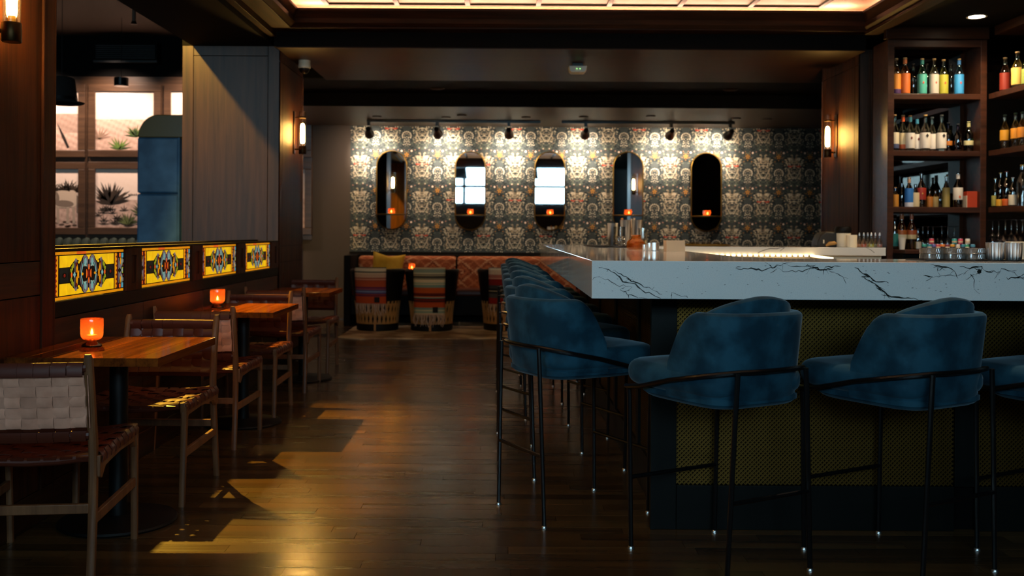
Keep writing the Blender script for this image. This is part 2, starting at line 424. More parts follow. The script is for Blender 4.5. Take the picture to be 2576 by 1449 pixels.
# beams, coffer mouldings and soffits
t1 = struct(bx('trim_1', -2.74, -2.02, -3.0, 8.8, 2.884, 4.0, 'black_paint'))
bx('column_head', -2.83, -2.06, 8.8, 9.8, 2.886, 4.0, 'black_paint', t1)
bx('step_board', -2.02, XP, 1.4, 8.63, 2.93, 3.2, 'oak_y', t1, .003)
bx('ledge_board', XP, -1.80, 1.4, 8.5, 2.98, 3.10, 'oak_y', t1, .003)
MB().prism([(-1.80, 2.99), (-1.76, 3.02), (-1.765, 3.06), (-1.73, 3.12), (-1.73, 3.14), (-1.86, 3.14), (-1.86, 2.99)], lambda u, v, a: (u, a, v), 1.4, 8.5).build('crown_moulding', 'oak_y', t1, smooth=False)
t2 = struct(bx('trim_2', XP-.02, 3.16, 8.63, 8.75, 2.85, 3.10, 'black_paint'))
bx('beam', XP, 3.16, 8.75, 9.55, 2.85, 3.10, 'oak_x', t2)
bx('beam_top', XP-.1, 4.9, 8.80, 9.8, 3.10, 4.0, 'black_core', t2)
bx('soffit_board', XP, 3.16, 8.632, 9.55, 2.842, 2.85, 'oak_x', t2)
bx('ledge_board', XP, 3.16, 8.47, 8.63, 2.98, 3.10, 'oak_x', t2, .003)
MB().prism([(8.47, 2.99), (8.44, 3.02), (8.445, 3.06), (8.41, 3.12), (8.41, 3.14), (8.55, 3.14), (8.55, 2.99)], lambda u, v, a: (a, u, v), -1.80, 3.12).build('crown_moulding', 'oak_x', t2, smooth=False)
t3 = struct(bx('trim_3', 3.14, 4.9, 1.4, 8.8, 2.98, 3.10, 'black_paint'))
bx('ledge_board', 3.10, 3.22, 1.4, 8.5, 2.955, 2.98, 'oak_y', t3, .003)
MB().prism([(3.12, 2.98), (3.08, 3.01), (3.085, 3.05), (3.05, 3.12), (3.05, 3.14), (3.2, 3.14), (3.2, 2.98)], lambda u, v, a: (u, a, v), 1.4, 8.5).build('crown_moulding', 'oak_y', t3, smooth=False)
t4 = struct(bx('trim_4', -2.0, 4.9, 1.25, 1.4, 2.98, 4.0, 'oak_x'))
# coffer recess: peach boards and the laylight grid
cv = struct(bx('ceiling_coffer', -2.0, 3.5, 1.4, 8.8, 3.225, 3.3, 'peach_paint'))
bx('cove_board', -2.0, 3.5, 8.755, 8.80, 3.10, 3.225, 'peach_paint', cv)
bx('cove_board', -2.0, -1.96, 1.4, 8.755, 3.10, 3.225, 'peach_paint', cv)
bx('cove_board', 3.46, 3.5, 1.4, 8.755, 3.10, 3.225, 'peach_paint', cv)
bx('cove_shelf', 3.2, 3.46, 1.4, 8.755, 3.08, 3.10, 'peach_paint', cv)
for nm, a in (('led_strip', (-1.75, 3.05, 8.60, 8.62, 3.145, 3.15)), ('led_strip', (-1.90, -1.88, 1.5, 8.6, 3.145, 3.15)), ('led_strip', (3.28, 3.30, 1.5, 8.6, 3.145, 3.15))):
    bx(nm, *a, 'cove_led', cv)
bx('led_shelf', -1.96, 3.46, 8.55, 8.755, 3.12, 3.14, 'peach_paint', cv)
bx('led_shelf', -1.96, -1.86, 1.4, 8.55, 3.12, 3.14, 'peach_paint', cv)
bx('led_shelf', 3.2, 3.46, 1.4, 8.55, 3.12, 3.14, 'peach_paint', cv)
lay = thing('ceiling_laylight', 'backlit amber glass laylight in dark grid, in the coffered ceiling', 'skylight', (0.615, 5.1, 3.2))
nx, ny, pw = 7, 11, 0.605
lx0, ly1 = 2.73-nx*pw, 8.54
pane = MB().box(-pw/2+.02, pw/2-.02, -pw/2+.02, pw/2-.02, -.003, .003).mesh('pane', 'laylight', smooth=False)
for i in range(nx):
    for j in range(ny):
        inst('pane', pane, lay, (lx0+(i+.5)*pw-lay.location.x, ly1-(j+.5)*pw-lay.location.y, .012))
for i in range(nx+1): bx('grid_bar', lx0+i*pw-.02-.615, lx0+i*pw+.02-.615, ly1-ny*pw-5.1, ly1-5.1, -.01, .022, 'bronze', lay)
for j in range(ny+1): bx('cross_bar', lx0-.615, lx0+nx*pw-.615, ly1-j*pw-.02-5.1, ly1-j*pw+.02-5.1, -.008, .020, 'bronze', lay)
# rear room ceiling: brown panel, black recess, lit soffit
t5 = struct(bx('trim_5', -1.9, 4.9, 9.55, 10.75, 2.885, 3.2, 'oak_x'))
t6 = struct(bx('trim_6', -3.0, 4.9, 10.75, 11.9, 2.905, 3.2, 'black_paint'))
t7 = struct(bx('trim_7', -3.0, 4.9, 11.9, YB, 2.75, 3.2, 'soffit_paint'))
bx('soffit_face', -3.0, 4.9, 11.888, 11.9, 2.748, 3.2, 'black_paint', t7)
t8 = struct(bx('trim_8', -3.0, 4.9, 9.55, YB, 3.2, 3.25, 'black_paint'))
bx('upstand', -3.0, -2.95, 9.8, YB, 3.0, 4.0, 'black_paint', t8)

# ------------------------------------------------------------------ wallpaper (printed, flat)
wp = MB(); WX0, WX1, WZ0, WZ1 = -2.14, 4.9, 0.96, 2.75
TW, TH = 0.440, 0.505
wp.add([(WX0, YB-.002, WZ0), (WX1, YB-.002, WZ0), (WX1, YB-.002, WZ1), (WX0, YB-.002, WZ1)], [(0, 1, 2, 3)], hx('#363b3a'))
CRM, CR2, RED, OCH, LEAF, DK, PNK = hx('#e8d6b8'), hx('#b8a384'), hx('#bb3a22'), hx('#b0762f'), hx('#545a4e'), hx('#1d2223'), hx('#c98f78')
motif = []        # (x, z, rx, rz, angle, colour, layer) in metres, x mirrored
wr_ = random.Random(11)
def mot(x, z, rx, rz, a, c, l):
    motif.append((x, z, rx, rz, a, c, l))
    if abs(x) > 1e-6 and abs(x-TW/2) > 1e-6: motif.append((-x, z, rx, rz, -a, c, l))
for k in range(26): mot(wr_.uniform(.0, TW/2), wr_.uniform(0, TH), wr_.uniform(.012, .03), wr_.uniform(.006, .012), wr_.uniform(-1.5, 1.5), LEAF, 0)
for k in range(18): mot(wr_.uniform(.0, TW/2), wr_.uniform(0, TH), wr_.uniform(.015, .03), wr_.uniform(.008, .014), wr_.uniform(-1.5, 1.5), DK, 0)
for k in range(95):   # blossom mass above the reds
    x = abs(wr_.gauss(0, .060)); z = .35+wr_.gauss(0, .042); rr = wr_.uniform(.0045, .0085); mot(min(x, .15), z, rr, rr, 0, CRM if k % 3 else CR2, 2)
for k in range(60):   # speckle filling the sprays
    x = wr_.uniform(.0, .13); z = wr_.uniform(.06, .25); rr = wr_.uniform(.003, .0058); mot(x, z, rr, rr*1.3, wr_.uniform(-1, 1), CR2 if k % 2 else CRM, 2)
for k in range(12):   # hanging sprays
    t_ = k/11; mot(.03+.06*math.sin(t_*2.2), .235-.15*t_, .008, .004, 1.1-1.6*t_, CR2, 2); mot(.075-.055*t_, .19-.10*t_, .007, .0038, -.7+t_, CRM, 2)
NRED = len(motif)
for sx in (.045, .062, .078): mot(sx, .262+.006*(sx > .05), .013, .011, .3, RED, 3)
mot(.02, .275, .008, .008, 0, RED, 3)
NRED2 = len(motif)
for k in range(11):   # berry ring
    a = math.pi*(-.15+1.3*k/10); motif.append((TW/2+.062*math.cos(a), .165+.058*math.sin(a), .0080, .0080, 0, CRM, 3))
    if k % 2 == 0: motif.append((TW/2+.036*math.cos(a), .165+.034*math.sin(a), .0062, .0062, 0, CR2, 3))
for k, (dx, dz) in enumerate(((0, 0), (.022, -.015), (.0, -.035), (.03, -.045), (.012, -.065), (.036, -.075), (.0, -.09), (.02, -.105), (.045, -.11))):
    for s in (-1, 1): motif.append((TW/2+s*dx, .15+dz, .0066, .0066, 0, CRM, 2))
for a in range(5):    # ochre flower
    b = 2*math.pi*a/5+.3; motif.append((TW/2+.022*math.cos(b), .40+.022*math.sin(b), .016, .010, b, OCH, 2))
    motif.append((TW/2+.05*math.cos(b+.6), .40+.05*math.sin(b+.6), .008, .006, b, OCH, 2))
mot(.15, .455, .014, .014, 0, hx('#e8c9b4'), 2); mot(.10, .47, .008, .008, 0, PNK, 3); mot(.165, .33, .009, .007, .4, OCH, 2)
mot(.04, .485, .009, .007, .5, hx('#7a4038'), 2); mot(.185, .47, .006, .006, 0, PNK, 2)
for k in range(14): mot(wr_.uniform(.02, TW/2), wr_.uniform(0, TH), .004, .004, 0, CR2, 1)
ncell = int((WX1-WX0)/TW)+2; mcell = int((WZ1-WZ0)/TH)+2
for ci in range(-1, ncell):
    for cj in range(-1, mcell):
        ox = WX0+.31*TW+ci*TW; oz = WZ0+cj*TH-.03+(0.0)
        for im, (x, z, rx, rz, a, c, l) in enumerate(motif):
            if NRED <= im < NRED2 and (ci+cj) % 2: c = CR2; rx *= .55; rz *= .55
            px_, pz_ = ox+x, oz+z; mr_ = max(rx, rz)
            if px_-mr_ < WX0 or px_+mr_ > WX1 or pz_-mr_ < WZ0 or pz_+mr_ > WZ1: continue
            n_ = 6; ca, sa = math.cos(a), math.sin(a)
            wp.add([(px_+rx*math.cos(2*math.pi*q/n_)*ca-rz*math.sin(2*math.pi*q/n_)*sa, YB-.0025-.0004*l, pz_+rx*math.cos(2*math.pi*q/n_)*sa+rz*math.sin(2*math.pi*q/n_)*ca) for q in range(n_)], [tuple(range(n_))], c)
def flat_build(mb, name, mat, parent, facing=(0, -1, 0)):
    me = bpy.data.meshes.new(name); me.from_pydata(mb.v, [], mb.f); me.materials.append(M[mat])
    ca_ = me.color_attributes.new('Col', 'FLOAT_COLOR', 'CORNER'); buf = []
    for p, c in zip(mb.f, mb.c): buf += [*c, 1.0]*len(p)
    ca_.data.foreach_set('color', buf); me.update()
    o = bpy.data.objects.new(name, me); COL.objects.link(o); o.parent = parent; return o
stuff(flat_build(wp, 'wallpaper', 'print', wb))

# ------------------------------------------------------------------ stained-glass partition
part_w = thing('glass_partition', 'low dark wood partition with four backlit stained-glass panels beside the tables', 'partition', (-2.085, 6.5, 0))
PX, PY = -2.085, 6.5
GZ0, GZ1 = 0.930, 1.150
def pb(nm, x0, x1, y0, y1, z0, z1, mt, bev=.003): return bx(nm, x0-PX, x1-PX, y0-PY, y1-PY, z0, z1, mt, part_w, bev)
pb('body', -2.21, -1.985, 4.375, 8.79, 0.10, .90, 'black_core', 0)
for y0, y1 in ((4.375, 5.48), (5.484, 6.58), (6.584, 7.68), (7.684, 8.79)): pb('panel_board', -1.985, -1.97, y0, y1, .14, .855, 'oak_y')
pb('plinth', -2.21, -1.965, 4.375, 8.79, 0, .14, 'oak_y')
pb('sill_rail', -2.22, -1.966, 4.375, 8.79, .858, .928, 'dark_trim', .004)
PAN = [(x0, x1) for x0, x1 in ((131, 322), (360, 487), (513, 601), (620, 685))]
ys = []
for a, b in PAN:
    ys.append((-XP*F/(CX-a), -XP*F/(CX-b)))
GW = ys[1][1]-ys[1][0]
pb('back_board', -2.21, -2.19, 4.375, 8.79, .928, 1.158, 'oak_y')
pb('cap_rail', -2.21, -2.15, 4.375, 8.79, 1.158, 1.172, 'dark_trim', .002)
pb('cap_rail', -2.02, -1.965, 4.375, 8.79, 1.152, 1.164, 'dark_trim', .002)
edges = [4.375]+[v for p in ys for v in p]+[8.79]
for i in range(0, len(edges), 2):
    y0, y1 = edges[i], edges[i+1]
    if y1-y0 < .06: continue
    pb('post', -2.15, -1.975, y0, y1, .928, 1.152, 'oak_v')
    w_ = (y1-y0)
    pb('post_face', -1.975, -1.965, y0, y0+w_*.33, .928, 1.152, 'oak_v', .001); pb('post_face', -1.975, -1.965, y1-w_*.33, y1, .928, 1.152, 'oak_v', .001)
    pb('post_face', -1.975, -1.965, y0+w_*.33, y1-w_*.33, .928, .968, 'oak_v', .001); pb('post_face', -1.975, -1.965, y0+w_*.33, y1-w_*.33, 1.115, 1.152, 'oak_v', .001)
G = {}
def gmat(key, hexc, s):
    c = hx(hexc); m_ = pmat('glass_'+key, c, 0.25); bsdf(m_).inputs['Emission Color'].default_value = (*c, 1)
    n1 = nd(m_, 'ShaderNodeTexNoise'); n1.inputs['Scale'].default_value = 25; g_ = nd(m_, 'ShaderNodeNewGeometry'); lk(m_, g_.outputs['Position'], n1.inputs['Vector'])
    mr = nd(m_, 'ShaderNodeMapRange'); mr.inputs['To Min'].default_value = s*.65; mr.inputs['To Max'].default_value = s*1.3
    lk(m_, n1.outputs[0], mr.inputs['Value']); lk(m_, mr.outputs[0], bsdf(m_).inputs['Emission Strength'])
gmat('yellow', '#f0c012', .80); gmat('amber', '#e0900c', .75); gmat('orange', '#e8641c', .75); gmat('red', '#7a1c10', .55); gmat('teal', '#7fb8b4', .6)
gmat('blue', '#5aa6b8', .65); gmat('grey', '#8f8288', .45); gmat('green', '#98a021', .6); gmat('smoke', '#17221f', .30); gmat('pale', '#a8b49a', .55)
pmat('lead', hx('#0a0807'), 0.6)
pieces = []   # (polygon in unit panel 0..1, material, layer)
def rect(x0, x1, y0, y1, mt, l=0, g=.0045):
    gy = g*4.0; pieces.append(([(x0+g/2, y0+gy/2), (x1-g/2, y0+gy/2), (x1-g/2, y1-gy/2), (x0+g/2, y1-gy/2)], mt, l))
ASP = 0.88/0.205
def shp(cx_, cy_, pts, mt, l, sym=True):
    """pts in panel-height units about a centre; mirrored into four quadrants when sym"""
    P0 = [(cx_+x/ASP, cy_+y) for x, y in pts]; out = [P0]
    if sym:
        if abs(cx_-.5) > 1e-4: out.append([(1-x, y) for x, y in P0][::-1])
        if abs(cy_-.5) > 1e-4: out += [[(x, 1-y) for x, y in p][::-1] for p in list(out)]
    for p in out: pieces.append((p, mt, l))
def ell(rx, ry, a=0, n=12):
    return [(rx*math.cos(q)*math.cos(a)-ry*math.sin(q)*math.sin(a), rx*math.cos(q)*math.sin(a)+ry*math.sin(q)*math.cos(a)) for q in [2*math.pi*i/n for i in range(n)]]
def drop(L, w, a, n=10):
    pts = []
    for i in range(n):
        t_ = i/(n-1); pts.append((L*(t_-.5), w*math.sin(math.pi*t_)**.8))
    pts += [(x, -y) for x, y in pts[-2:0:-1]]
    return [(x*math.cos(a)-y*math.sin(a), x*math.sin(a)+y*math.cos(a)) for x, y in pts]
def crescent(r0, r1, a0, a1, n=8, sx=1, sy=1):
    o_ = [(sx*r1*math.cos(lerp(a0, a1, i/n)), sy*r1*math.sin(lerp(a0, a1, i/n))) for i in range(n+1)]
    return o_+[(sx*r0*math.cos(lerp(a1, a0, i/n)), sy*r0*math.sin(lerp(a1, a0, i/n))) for i in range(n+1)]
bricks = [0, .07, .20, .35, .47, .60, .73, .86, 1.0]
for i in range(8):
    rect(bricks[i], bricks[i+1], .925, 1, 'amber' if i % 3 else 'orange' if i == 3 else 'amber'); rect(bricks[i], bricks[i+1], 0, .075, 'amber')
for s0, s1 in ((.0, .085), (.915, 1.0)):
    mir = s0 > .5
    def mx_(x): return 1-x if mir else x
    def r2(x0, x1, y0, y1, mt, l=0): a_, b_ = sorted((mx_(x0), mx_(x1))); rect(a_, b_, y0, y1, mt, l)
    r2(.0, .085, .08, .92, 'smoke')
    for yy in (0, 1):
        def Y2(v): return 1-v if yy else v
        for (x0, x1, y0, y1, mt) in ((.004, .035, .08, .21, 'blue'), (.042, .07, .08, .19, 'orange'), (.0, .014, .23, .33, 'grey'), (.0, .014, .35, .42, 'red'), (.074, .083, .20, .48, 'grey')):
            a_, b_ = sorted((Y2(y0), Y2(y1))); r2(x0, x1, a_, b_, mt, 1)
        for (cx_, cy_, L, w, a, mt) in ((.027, .30, .20, .035, 1.5, 'pale'), (.05, .28, .17, .03, 1.7, 'amber'), (.046, .41, .12, .05, 1.57, 'grey'), (.018, .46, .08, .03, .7, 'green'), (.064, .36, .18, .02, 1.4, 'grey')):
            pts = drop(L, w, a if not yy else -a); pieces.append(([(mx_(cx_+x/ASP), Y2(cy_)+y) for x, y in pts], mt, 2))
    pieces.append(([(mx_(.022+x/ASP), .5+y) for x, y in ell(.04, .05)], 'pale', 2))
    r2(.088, .112, .08, .92, 'red')
    for k in range(8):
        y_ = .10+k*.105; pieces.append(([(mx_(.113), y_), (mx_(.113), y_+.085), (mx_(.101), y_+.042)], 'amber', 1))
    r2(.116, .130, .08, .92, 'amber')
vx = [.145, .23, .33, .395, .45, .5, .55, .605, .67, .77, .855]
for i in range(10):
    rect(vx[i], vx[i+1], .66, .92, 'yellow'); rect(vx[i], vx[i+1], .08, .34, 'yellow')
rect(.145, .855, .345, .655, 'smoke', 0)
# central rosette on a dark lead silhouette
sil = [(.245, .5), (.26, .66), (.30, .76), (.335, .83), (.37, .80), (.40, .77), (.425, .88), (.45, .93), (.475, .89), (.5, .80)]
sil = sil+[(1-x, y) for x, y in sil[-2::-1]]
sil = sil+[(x, 1-y) for x, y in sil[-2:0:-1]]
pieces.append((sil, 'lead', 1))
shp(.452, .77, crescent(.075, .125, -.3, 3.5, 9, 1.0, 1.15), 'grey', 2)
shp(.455, .755, ell(.062, .092), 'teal', 3)
shp(.452, .645, crescent(.05, .09, .2, 2.9, 7, 1.0, .9), 'pale', 2)
shp(.415, .665, [(-.04, .10), (-.012, .11), (-.10, -.13), (-.13, -.12)], 'grey', 2)
shp(.428, .635, [(-.03, .09), (.0, .10), (-.10, -.13), (-.125, -.12)], 'teal', 3)
shp(.486, .72, [(-.018, .14), (.018, .14), (.012, -.10), (-.022, -.06)], 'grey', 2)
shp(.5, .635, [(-.035, -.045), (.035, -.045), (.012, .07), (-.012, .07)], 'orange', 3)
shp(.468, .5, crescent(0, .095, -1.5, 1.5, 8, .55, 1.0), 'orange', 3)
shp(.5, .5, ell(.045, .09), 'red', 3)
shp(.418, .5, drop(.11, .03, 0), 'amber', 3)
shp(.372, .5, crescent(.0, .075, 1.57, 4.71, 8, .6, 1.1), 'amber', 3)
shp(.357, .5, [(-.012, -.15), (.012, -.15), (.012, .15), (-.012, .15)], 'amber', 2)
shp(.348, .63, drop(.18, .032, 1.4), 'amber', 3)
shp(.335, .745, crescent(.045, .085, .2, 3.0, 7, .8, 1.2), 'grey', 3)
shp(.322, .66, [(-.012, .10), (.015, .10), (.03, -.12), (.012, -.14)], 'grey', 2)
shp(.343, .715, ell(.03, .04), 'red', 3)
shp(.375, .76, drop(.12, .03, .2), 'yellow', 2)
shp(.318, .5, [(-.06, 0), (0, .06), (.06, 0), (0, -.06)], 'teal', 3)
shp(.283, .5, ell(.035, .055), 'orange', 3)
for cx_, cy_, a in ((.278, .585, 2.2), (.29, .645, 1.9), (.302, .70, 1.75)): shp(cx_, cy_, drop(.115, .03, a), 'green', 3)
for x_ in (.20, .80): pieces.append(([(x_+x/ASP, .5+y) for x, y in ell(.11, .06)], 'lead', 1)); pieces.append(([(x_+x/ASP, .5+y) for x, y in ell(.05, .035)], 'red', 2))
def piece_mesh(poly, mt, l):
    mb_ = MB(); d0 = .0008*l
    mb_.prism([(x*.88, y*.205) for x, y in poly], lambda u, v, d: (d, u, v), d0, d0+.0022)
    return mb_.mesh('glass_piece', 'glass_'+mt if mt != 'lead' else 'lead', smooth=False)
pmeshes = [piece_mesh(*p) for p in pieces]
for (a, b) in ys:
    sg = MB().box(-.006, 0, 0, b-a, 0, .220).build('stained_glass_panel', 'lead', part_w, (-1.985-PX, a-PY, GZ0), smooth=False)
    for me_ in pmeshes: inst('glass_piece', me_, sg, (0, 0, 0), (0, 0, 0), (1, (b-a)/.88, .220/.205))
    k = 7; w_ = (b-a)/k     # slim glazed strip along the top of the light box
    for i in range(k):
        bx('top_glass', -2.06-PX, -2.035-PX, a+i*w_+.004-PY, a+(i+1)*w_-.004-PY, 1.150, 1.158, 'glass_amber', part_w)
# ------------------------------------------------------------------ bar
ZB, TB = 1.141, 0.149                 # counter top height and thickness
BX0, BY0 = 0.357, 3.89                # outer front left corner of the counter
BXI, BYI = 1.12, 4.42                 # inner edges
BX1, BY1 = 3.15, 8.95
ct = thing('bar_counter', 'white veined marble bar counter running along two sides of the bar', 'counter', (BX0, BY0, 0))
def cp(x, y): return (x-BX0, y-BY0)
outline = [cp(BX0, BY0), cp(4.6, BY0), cp(4.6, BYI), cp(BXI+.16, BYI), cp(BXI, BYI+.22), cp(BXI, 8.2), cp(BXI, BY1), cp(BX0, BY1)]
MB().prism(outline, lambda u, v, a: (u, v, a), ZB-TB, ZB).build('slab', 'marble', ct, bevel=.0025, smooth=False)
# veins in the front face, traced as thin dark inlay
vb = MB()
def vein(pts, w, jit=2.2, seed=0):
    rr = random.Random(seed); P = []
    for (a, b) in zip(pts[:-1], pts[1:]):
        n = max(2, int(math.dist(a, b)/7))
        for i in range(n):
            t_ = i/n; P.append((lerp(a[0], b[0], t_)+rr.uniform(-1, 1)*jit*.6, lerp(a[1], b[1], t_)+rr.uniform(-1, 1)*jit))
    P.append(pts[-1]); n = len(P); L = []; Rr = []
    for i, p in enumerate(P):
        q0, q1 = P[max(0, i-1)], P[min(n-1, i+1)]; d = math.dist(q0, q1) or 1; nx_, ny_ = -(q1[1]-q0[1])/d, (q1[0]-q0[0])/d
        t_ = i/(n-1); ww = w*(.25+.75*math.sin(math.pi*min(max(t_, .04), .96)))*rr.uniform(.35, 1.25)/2
        L.append((p[0]+nx_*ww, p[1]+ny_*ww)); Rr.append((p[0]-nx_*ww, p[1]-ny_*ww))
    W = []
    for p in L+Rr:
        x, z = at(p[0], p[1], BY0); z = min(max(z, ZB-TB+.001), ZB-.001); x = max(x, BX0+.002); W.append((x-BX0, -.0006, z))
    vb.add(W, [(i, i+1, n+i+1, n+i) for i in range(n-1)])
V = [([(1505, 672), (1530, 679), (1552, 690), (1565, 706), (1592, 712), (1625, 735), (1662, 750)], 5), ([(1500, 695), (1530, 705), (1545, 716), (1590, 722)], 3),
     ([(1540, 678), (1575, 698), (1600, 712), (1640, 728)], 4), ([(1560, 728), (1580, 740), (1605, 749)], 3.5), ([(1690, 738), (1730, 748)], 3),
     ([(1850, 674), (1880, 676), (1925, 680), (1955, 668), (1970, 664)], 5), ([(1932, 664), (1944, 674), (1955, 668)], 4), ([(1955, 675), (1970, 684), (2010, 682), (2050, 676), (2090, 680)], 3),
     ([(1982, 664), (1995, 672), (2040, 668)], 3.5), ([(2030, 665), (2055, 676), (2065, 680), (2090, 678)], 5), ([(2075, 672), (2115, 670)], 4), ([(2100, 686), (2120, 696)], 3),
     ([(2150, 672), (2165, 683), (2190, 697), (2205, 707), (2235, 712)], 7), ([(2175, 698), (2200, 716), (2215, 727), (2240, 745), (2260, 746), (2300, 752), (2320, 755)], 7),
     ([(2205, 722), (2225, 735)], 4), ([(2340, 667), (2360, 672), (2378, 669), (2400, 682)], 5), ([(2360, 672), (2358, 683)], 3), ([(2345, 697), (2400, 692), (2430, 688)], 2),
     ([(2415, 670), (2440, 676), (2470, 668), (2472, 676)], 5), ([(2440, 690), (2452, 702), (2450, 725)], 4), ([(2470, 675), (2485, 683), (2515, 683)], 4), ([(2520, 675), (2545, 682)], 4),
     ([(2530, 700), (2560, 700), (2576, 690)], 4), ([(2452, 690), (2470, 680)], 3)]
rv = random.Random(21)
for i, (p, w) in enumerate(V):
    vein(p, w*.72, 3.0, seed=i)
    for q in range(3):          # hairline offshoots
        a = rv.choice(p); vein([a, (a[0]+rv.uniform(-26, 26), min(752, a[1]+rv.uniform(-8, 20)))], 1.6, 2.0, seed=100+i*3+q)
for q in range(60):             # specks
    a = (rv.uniform(1500, 2576), rv.uniform(668, 745)); vein([a, (a[0]+rv.uniform(2, 6), a[1]+rv.uniform(-1, 1))], 1.3, .3, seed=400+q)
x_, z_ = at(2463, 683, BY0); vb.add([(x_-BX0+.010*random.uniform(.7, 1.1)*math.cos(a), -.0006, z_+.010*random.uniform(.7, 1.1)*math.sin(a)) for a in [k*math.pi/6 for k in range(12)]], [tuple(range(12))])
stuff(vb.build('marble_veining', 'vein', ct, smooth=False))
# veins across the left face
vb = MB()
def vein_side(pts, w):
    n = len(pts); vb.add([(-.0006, y-BY0, z+w/2) for y, z in pts]+[(-.0006, y-BY0, z-w/2) for y, z in pts], [(i, i+1, n+i+1, n+i) for i in range(n-1)])
rr = random.Random(5)
for k in range(9):
    y0 = 4.1+k*.5; z0 = ZB-rr.uniform(0, .02); P = []
    for i in range(8): P.append((y0+.02*i+rr.uniform(-.01, .01), z0-.017*i))
    vein_side(P, .002)
stuff(vb.build('marble_veining', 'vein', ct, smooth=False))
# rear counter with its glowing inner edge
rc = thing('rear_counter', 'white marble rear bar counter lit by an amber LED strip', 'counter', (2.1, 8.55, 0))
bx('slab', BXI+.002-2.1, 3.158-2.1, 8.15-8.55, 8.79-8.55, ZB-.066, ZB, 'marble', rc, .002)
bx('back_panel', BXI+.01-2.1, 3.158-2.1, 8.25-8.55, 8.3-8.55, .12, ZB-.066, 'cream_plastic', rc)
bx('cabinet', BXI+.01-2.1, 3.158-2.1, 8.31-8.55, 8.77-8.55, .0, ZB-.068, 'bar_paint', rc)
bx('work_shelf', BXI+.01-2.1, 3.158-2.1, 7.2-8.55, 8.25-8.55, .96, .985, 'brass', rc)
mbv = MB()
pts = [(BXI+.1, 8.142), (2.55, 8.142), (2.42, 7.25)]
for a, b in zip(pts[:-1], pts[1:]):
    n = int(math.dist(a, b)/.045)
    for i in range(n):
        x, y = lerp(a[0], b[0], i/n), lerp(a[1], b[1], i/n); mbv.box(x-.012-2.1, x+.012-2.1, y-.006-8.55, y+.006-8.55, 1.066, 1.078)
stuff(mbv.build('led_strip', 'led', rc, smooth=False))
MB().obox((pts[1][0]-2.1, pts[1][1]-8.55, 1.058), (pts[2][0]-2.1, pts[2][1]-8.55, 1.058), .03, .012).build('led_channel', 'brass', rc, smooth=False)
bx('led_post', 2.40-2.1, 2.44-2.1, 7.21-8.55, 7.25-8.55, .985, 1.06, 'brass', rc)
vb = MB()
def vein_rear(pts, w):
    Q = [at(px, py, 8.148) for px, py in pts]; n = len(Q); h_ = w*8.148/F/2
    vb.add([(x-2.1, -.4006, min(z+h_, ZB-.001)) for x, z in Q]+[(x-2.1, -.4006, max(z-h_, ZB-.065)) for x, z in Q], [(i, i+1, n+i+1, n+i) for i in range(n-1)])
vein_rear([(1907, 636), (1920, 630), (1938, 625), (1955, 626), (1966, 622), (1973, 624)], 1.4); vein_rear([(1962, 632), (1968, 627), (1975, 622)], 1.2); vein_rear([(2178, 622), (2190, 628), (2200, 636)], 1.4)
stuff(vb.build('marble_veining', 'vein', rc, smooth=False))
# base with brass mesh screens
SX, SY = 0.637, 4.19
bb = thing('bar_front_cabinet', 'dark green-black bar front with brass lattice screens, under the marble counter', 'bar', (SX, SY, 0))
def bbx(nm, x0, x1, y0, y1, z0, z1, mt='bar_paint', bev=.002): return bx(nm, x0-SX, x1-SX, y0-SY, y1-SY, z0, z1, mt, bb, bev)
zt, zm0, zm1 = ZB-TB-.002, .187, 0.972
SI = .06
bbx('core', SX+.03+SI, 4.6, SY+.03, BYI-.03, 0, zt, 'black_core', 0)
bbx('core_side', SX+.03+SI, BXI-.03, SY+.25, 8.9, 0, zt, 'black_core', 0)
stf = [SX, SX+.109, 1.92, 2.01, 3.185, 3.27, 4.6]
bbx('stile', stf[0], stf[1], SY, SY+.03, 0, zt)
bbx('stile', stf[2], stf[3], SY, SY+.03, zm0, zt); bbx('stile', stf[4], stf[5], SY, SY+.03, zm0, zt)
for a, b in ((stf[1], stf[2]), (stf[3], stf[4]), (stf[5], stf[6])):
    bbx('bottom_rail', a+.001, b-.001 if b < 4 else b, SY, SY+.03, 0, zm0); bbx('top_rail', a+.001, b-.001, SY, SY+.03, zm1, zt)
side = [4.221, 5.02, 5.10, 6.02, 6.10, 7.02, 7.10, 8.02, 8.10, 8.90]
for i in range(0, 10, 2):
    bbx('bottom_rail', SX+SI, SX+SI+.03, side[i], side[i+1], 0, zm0); bbx('top_rail', SX+SI, SX+SI+.03, side[i], side[i+1], zm1, zt)
    if i: bbx('stile', SX+SI, SX+SI+.03, side[i-1], side[i], 0, zt)
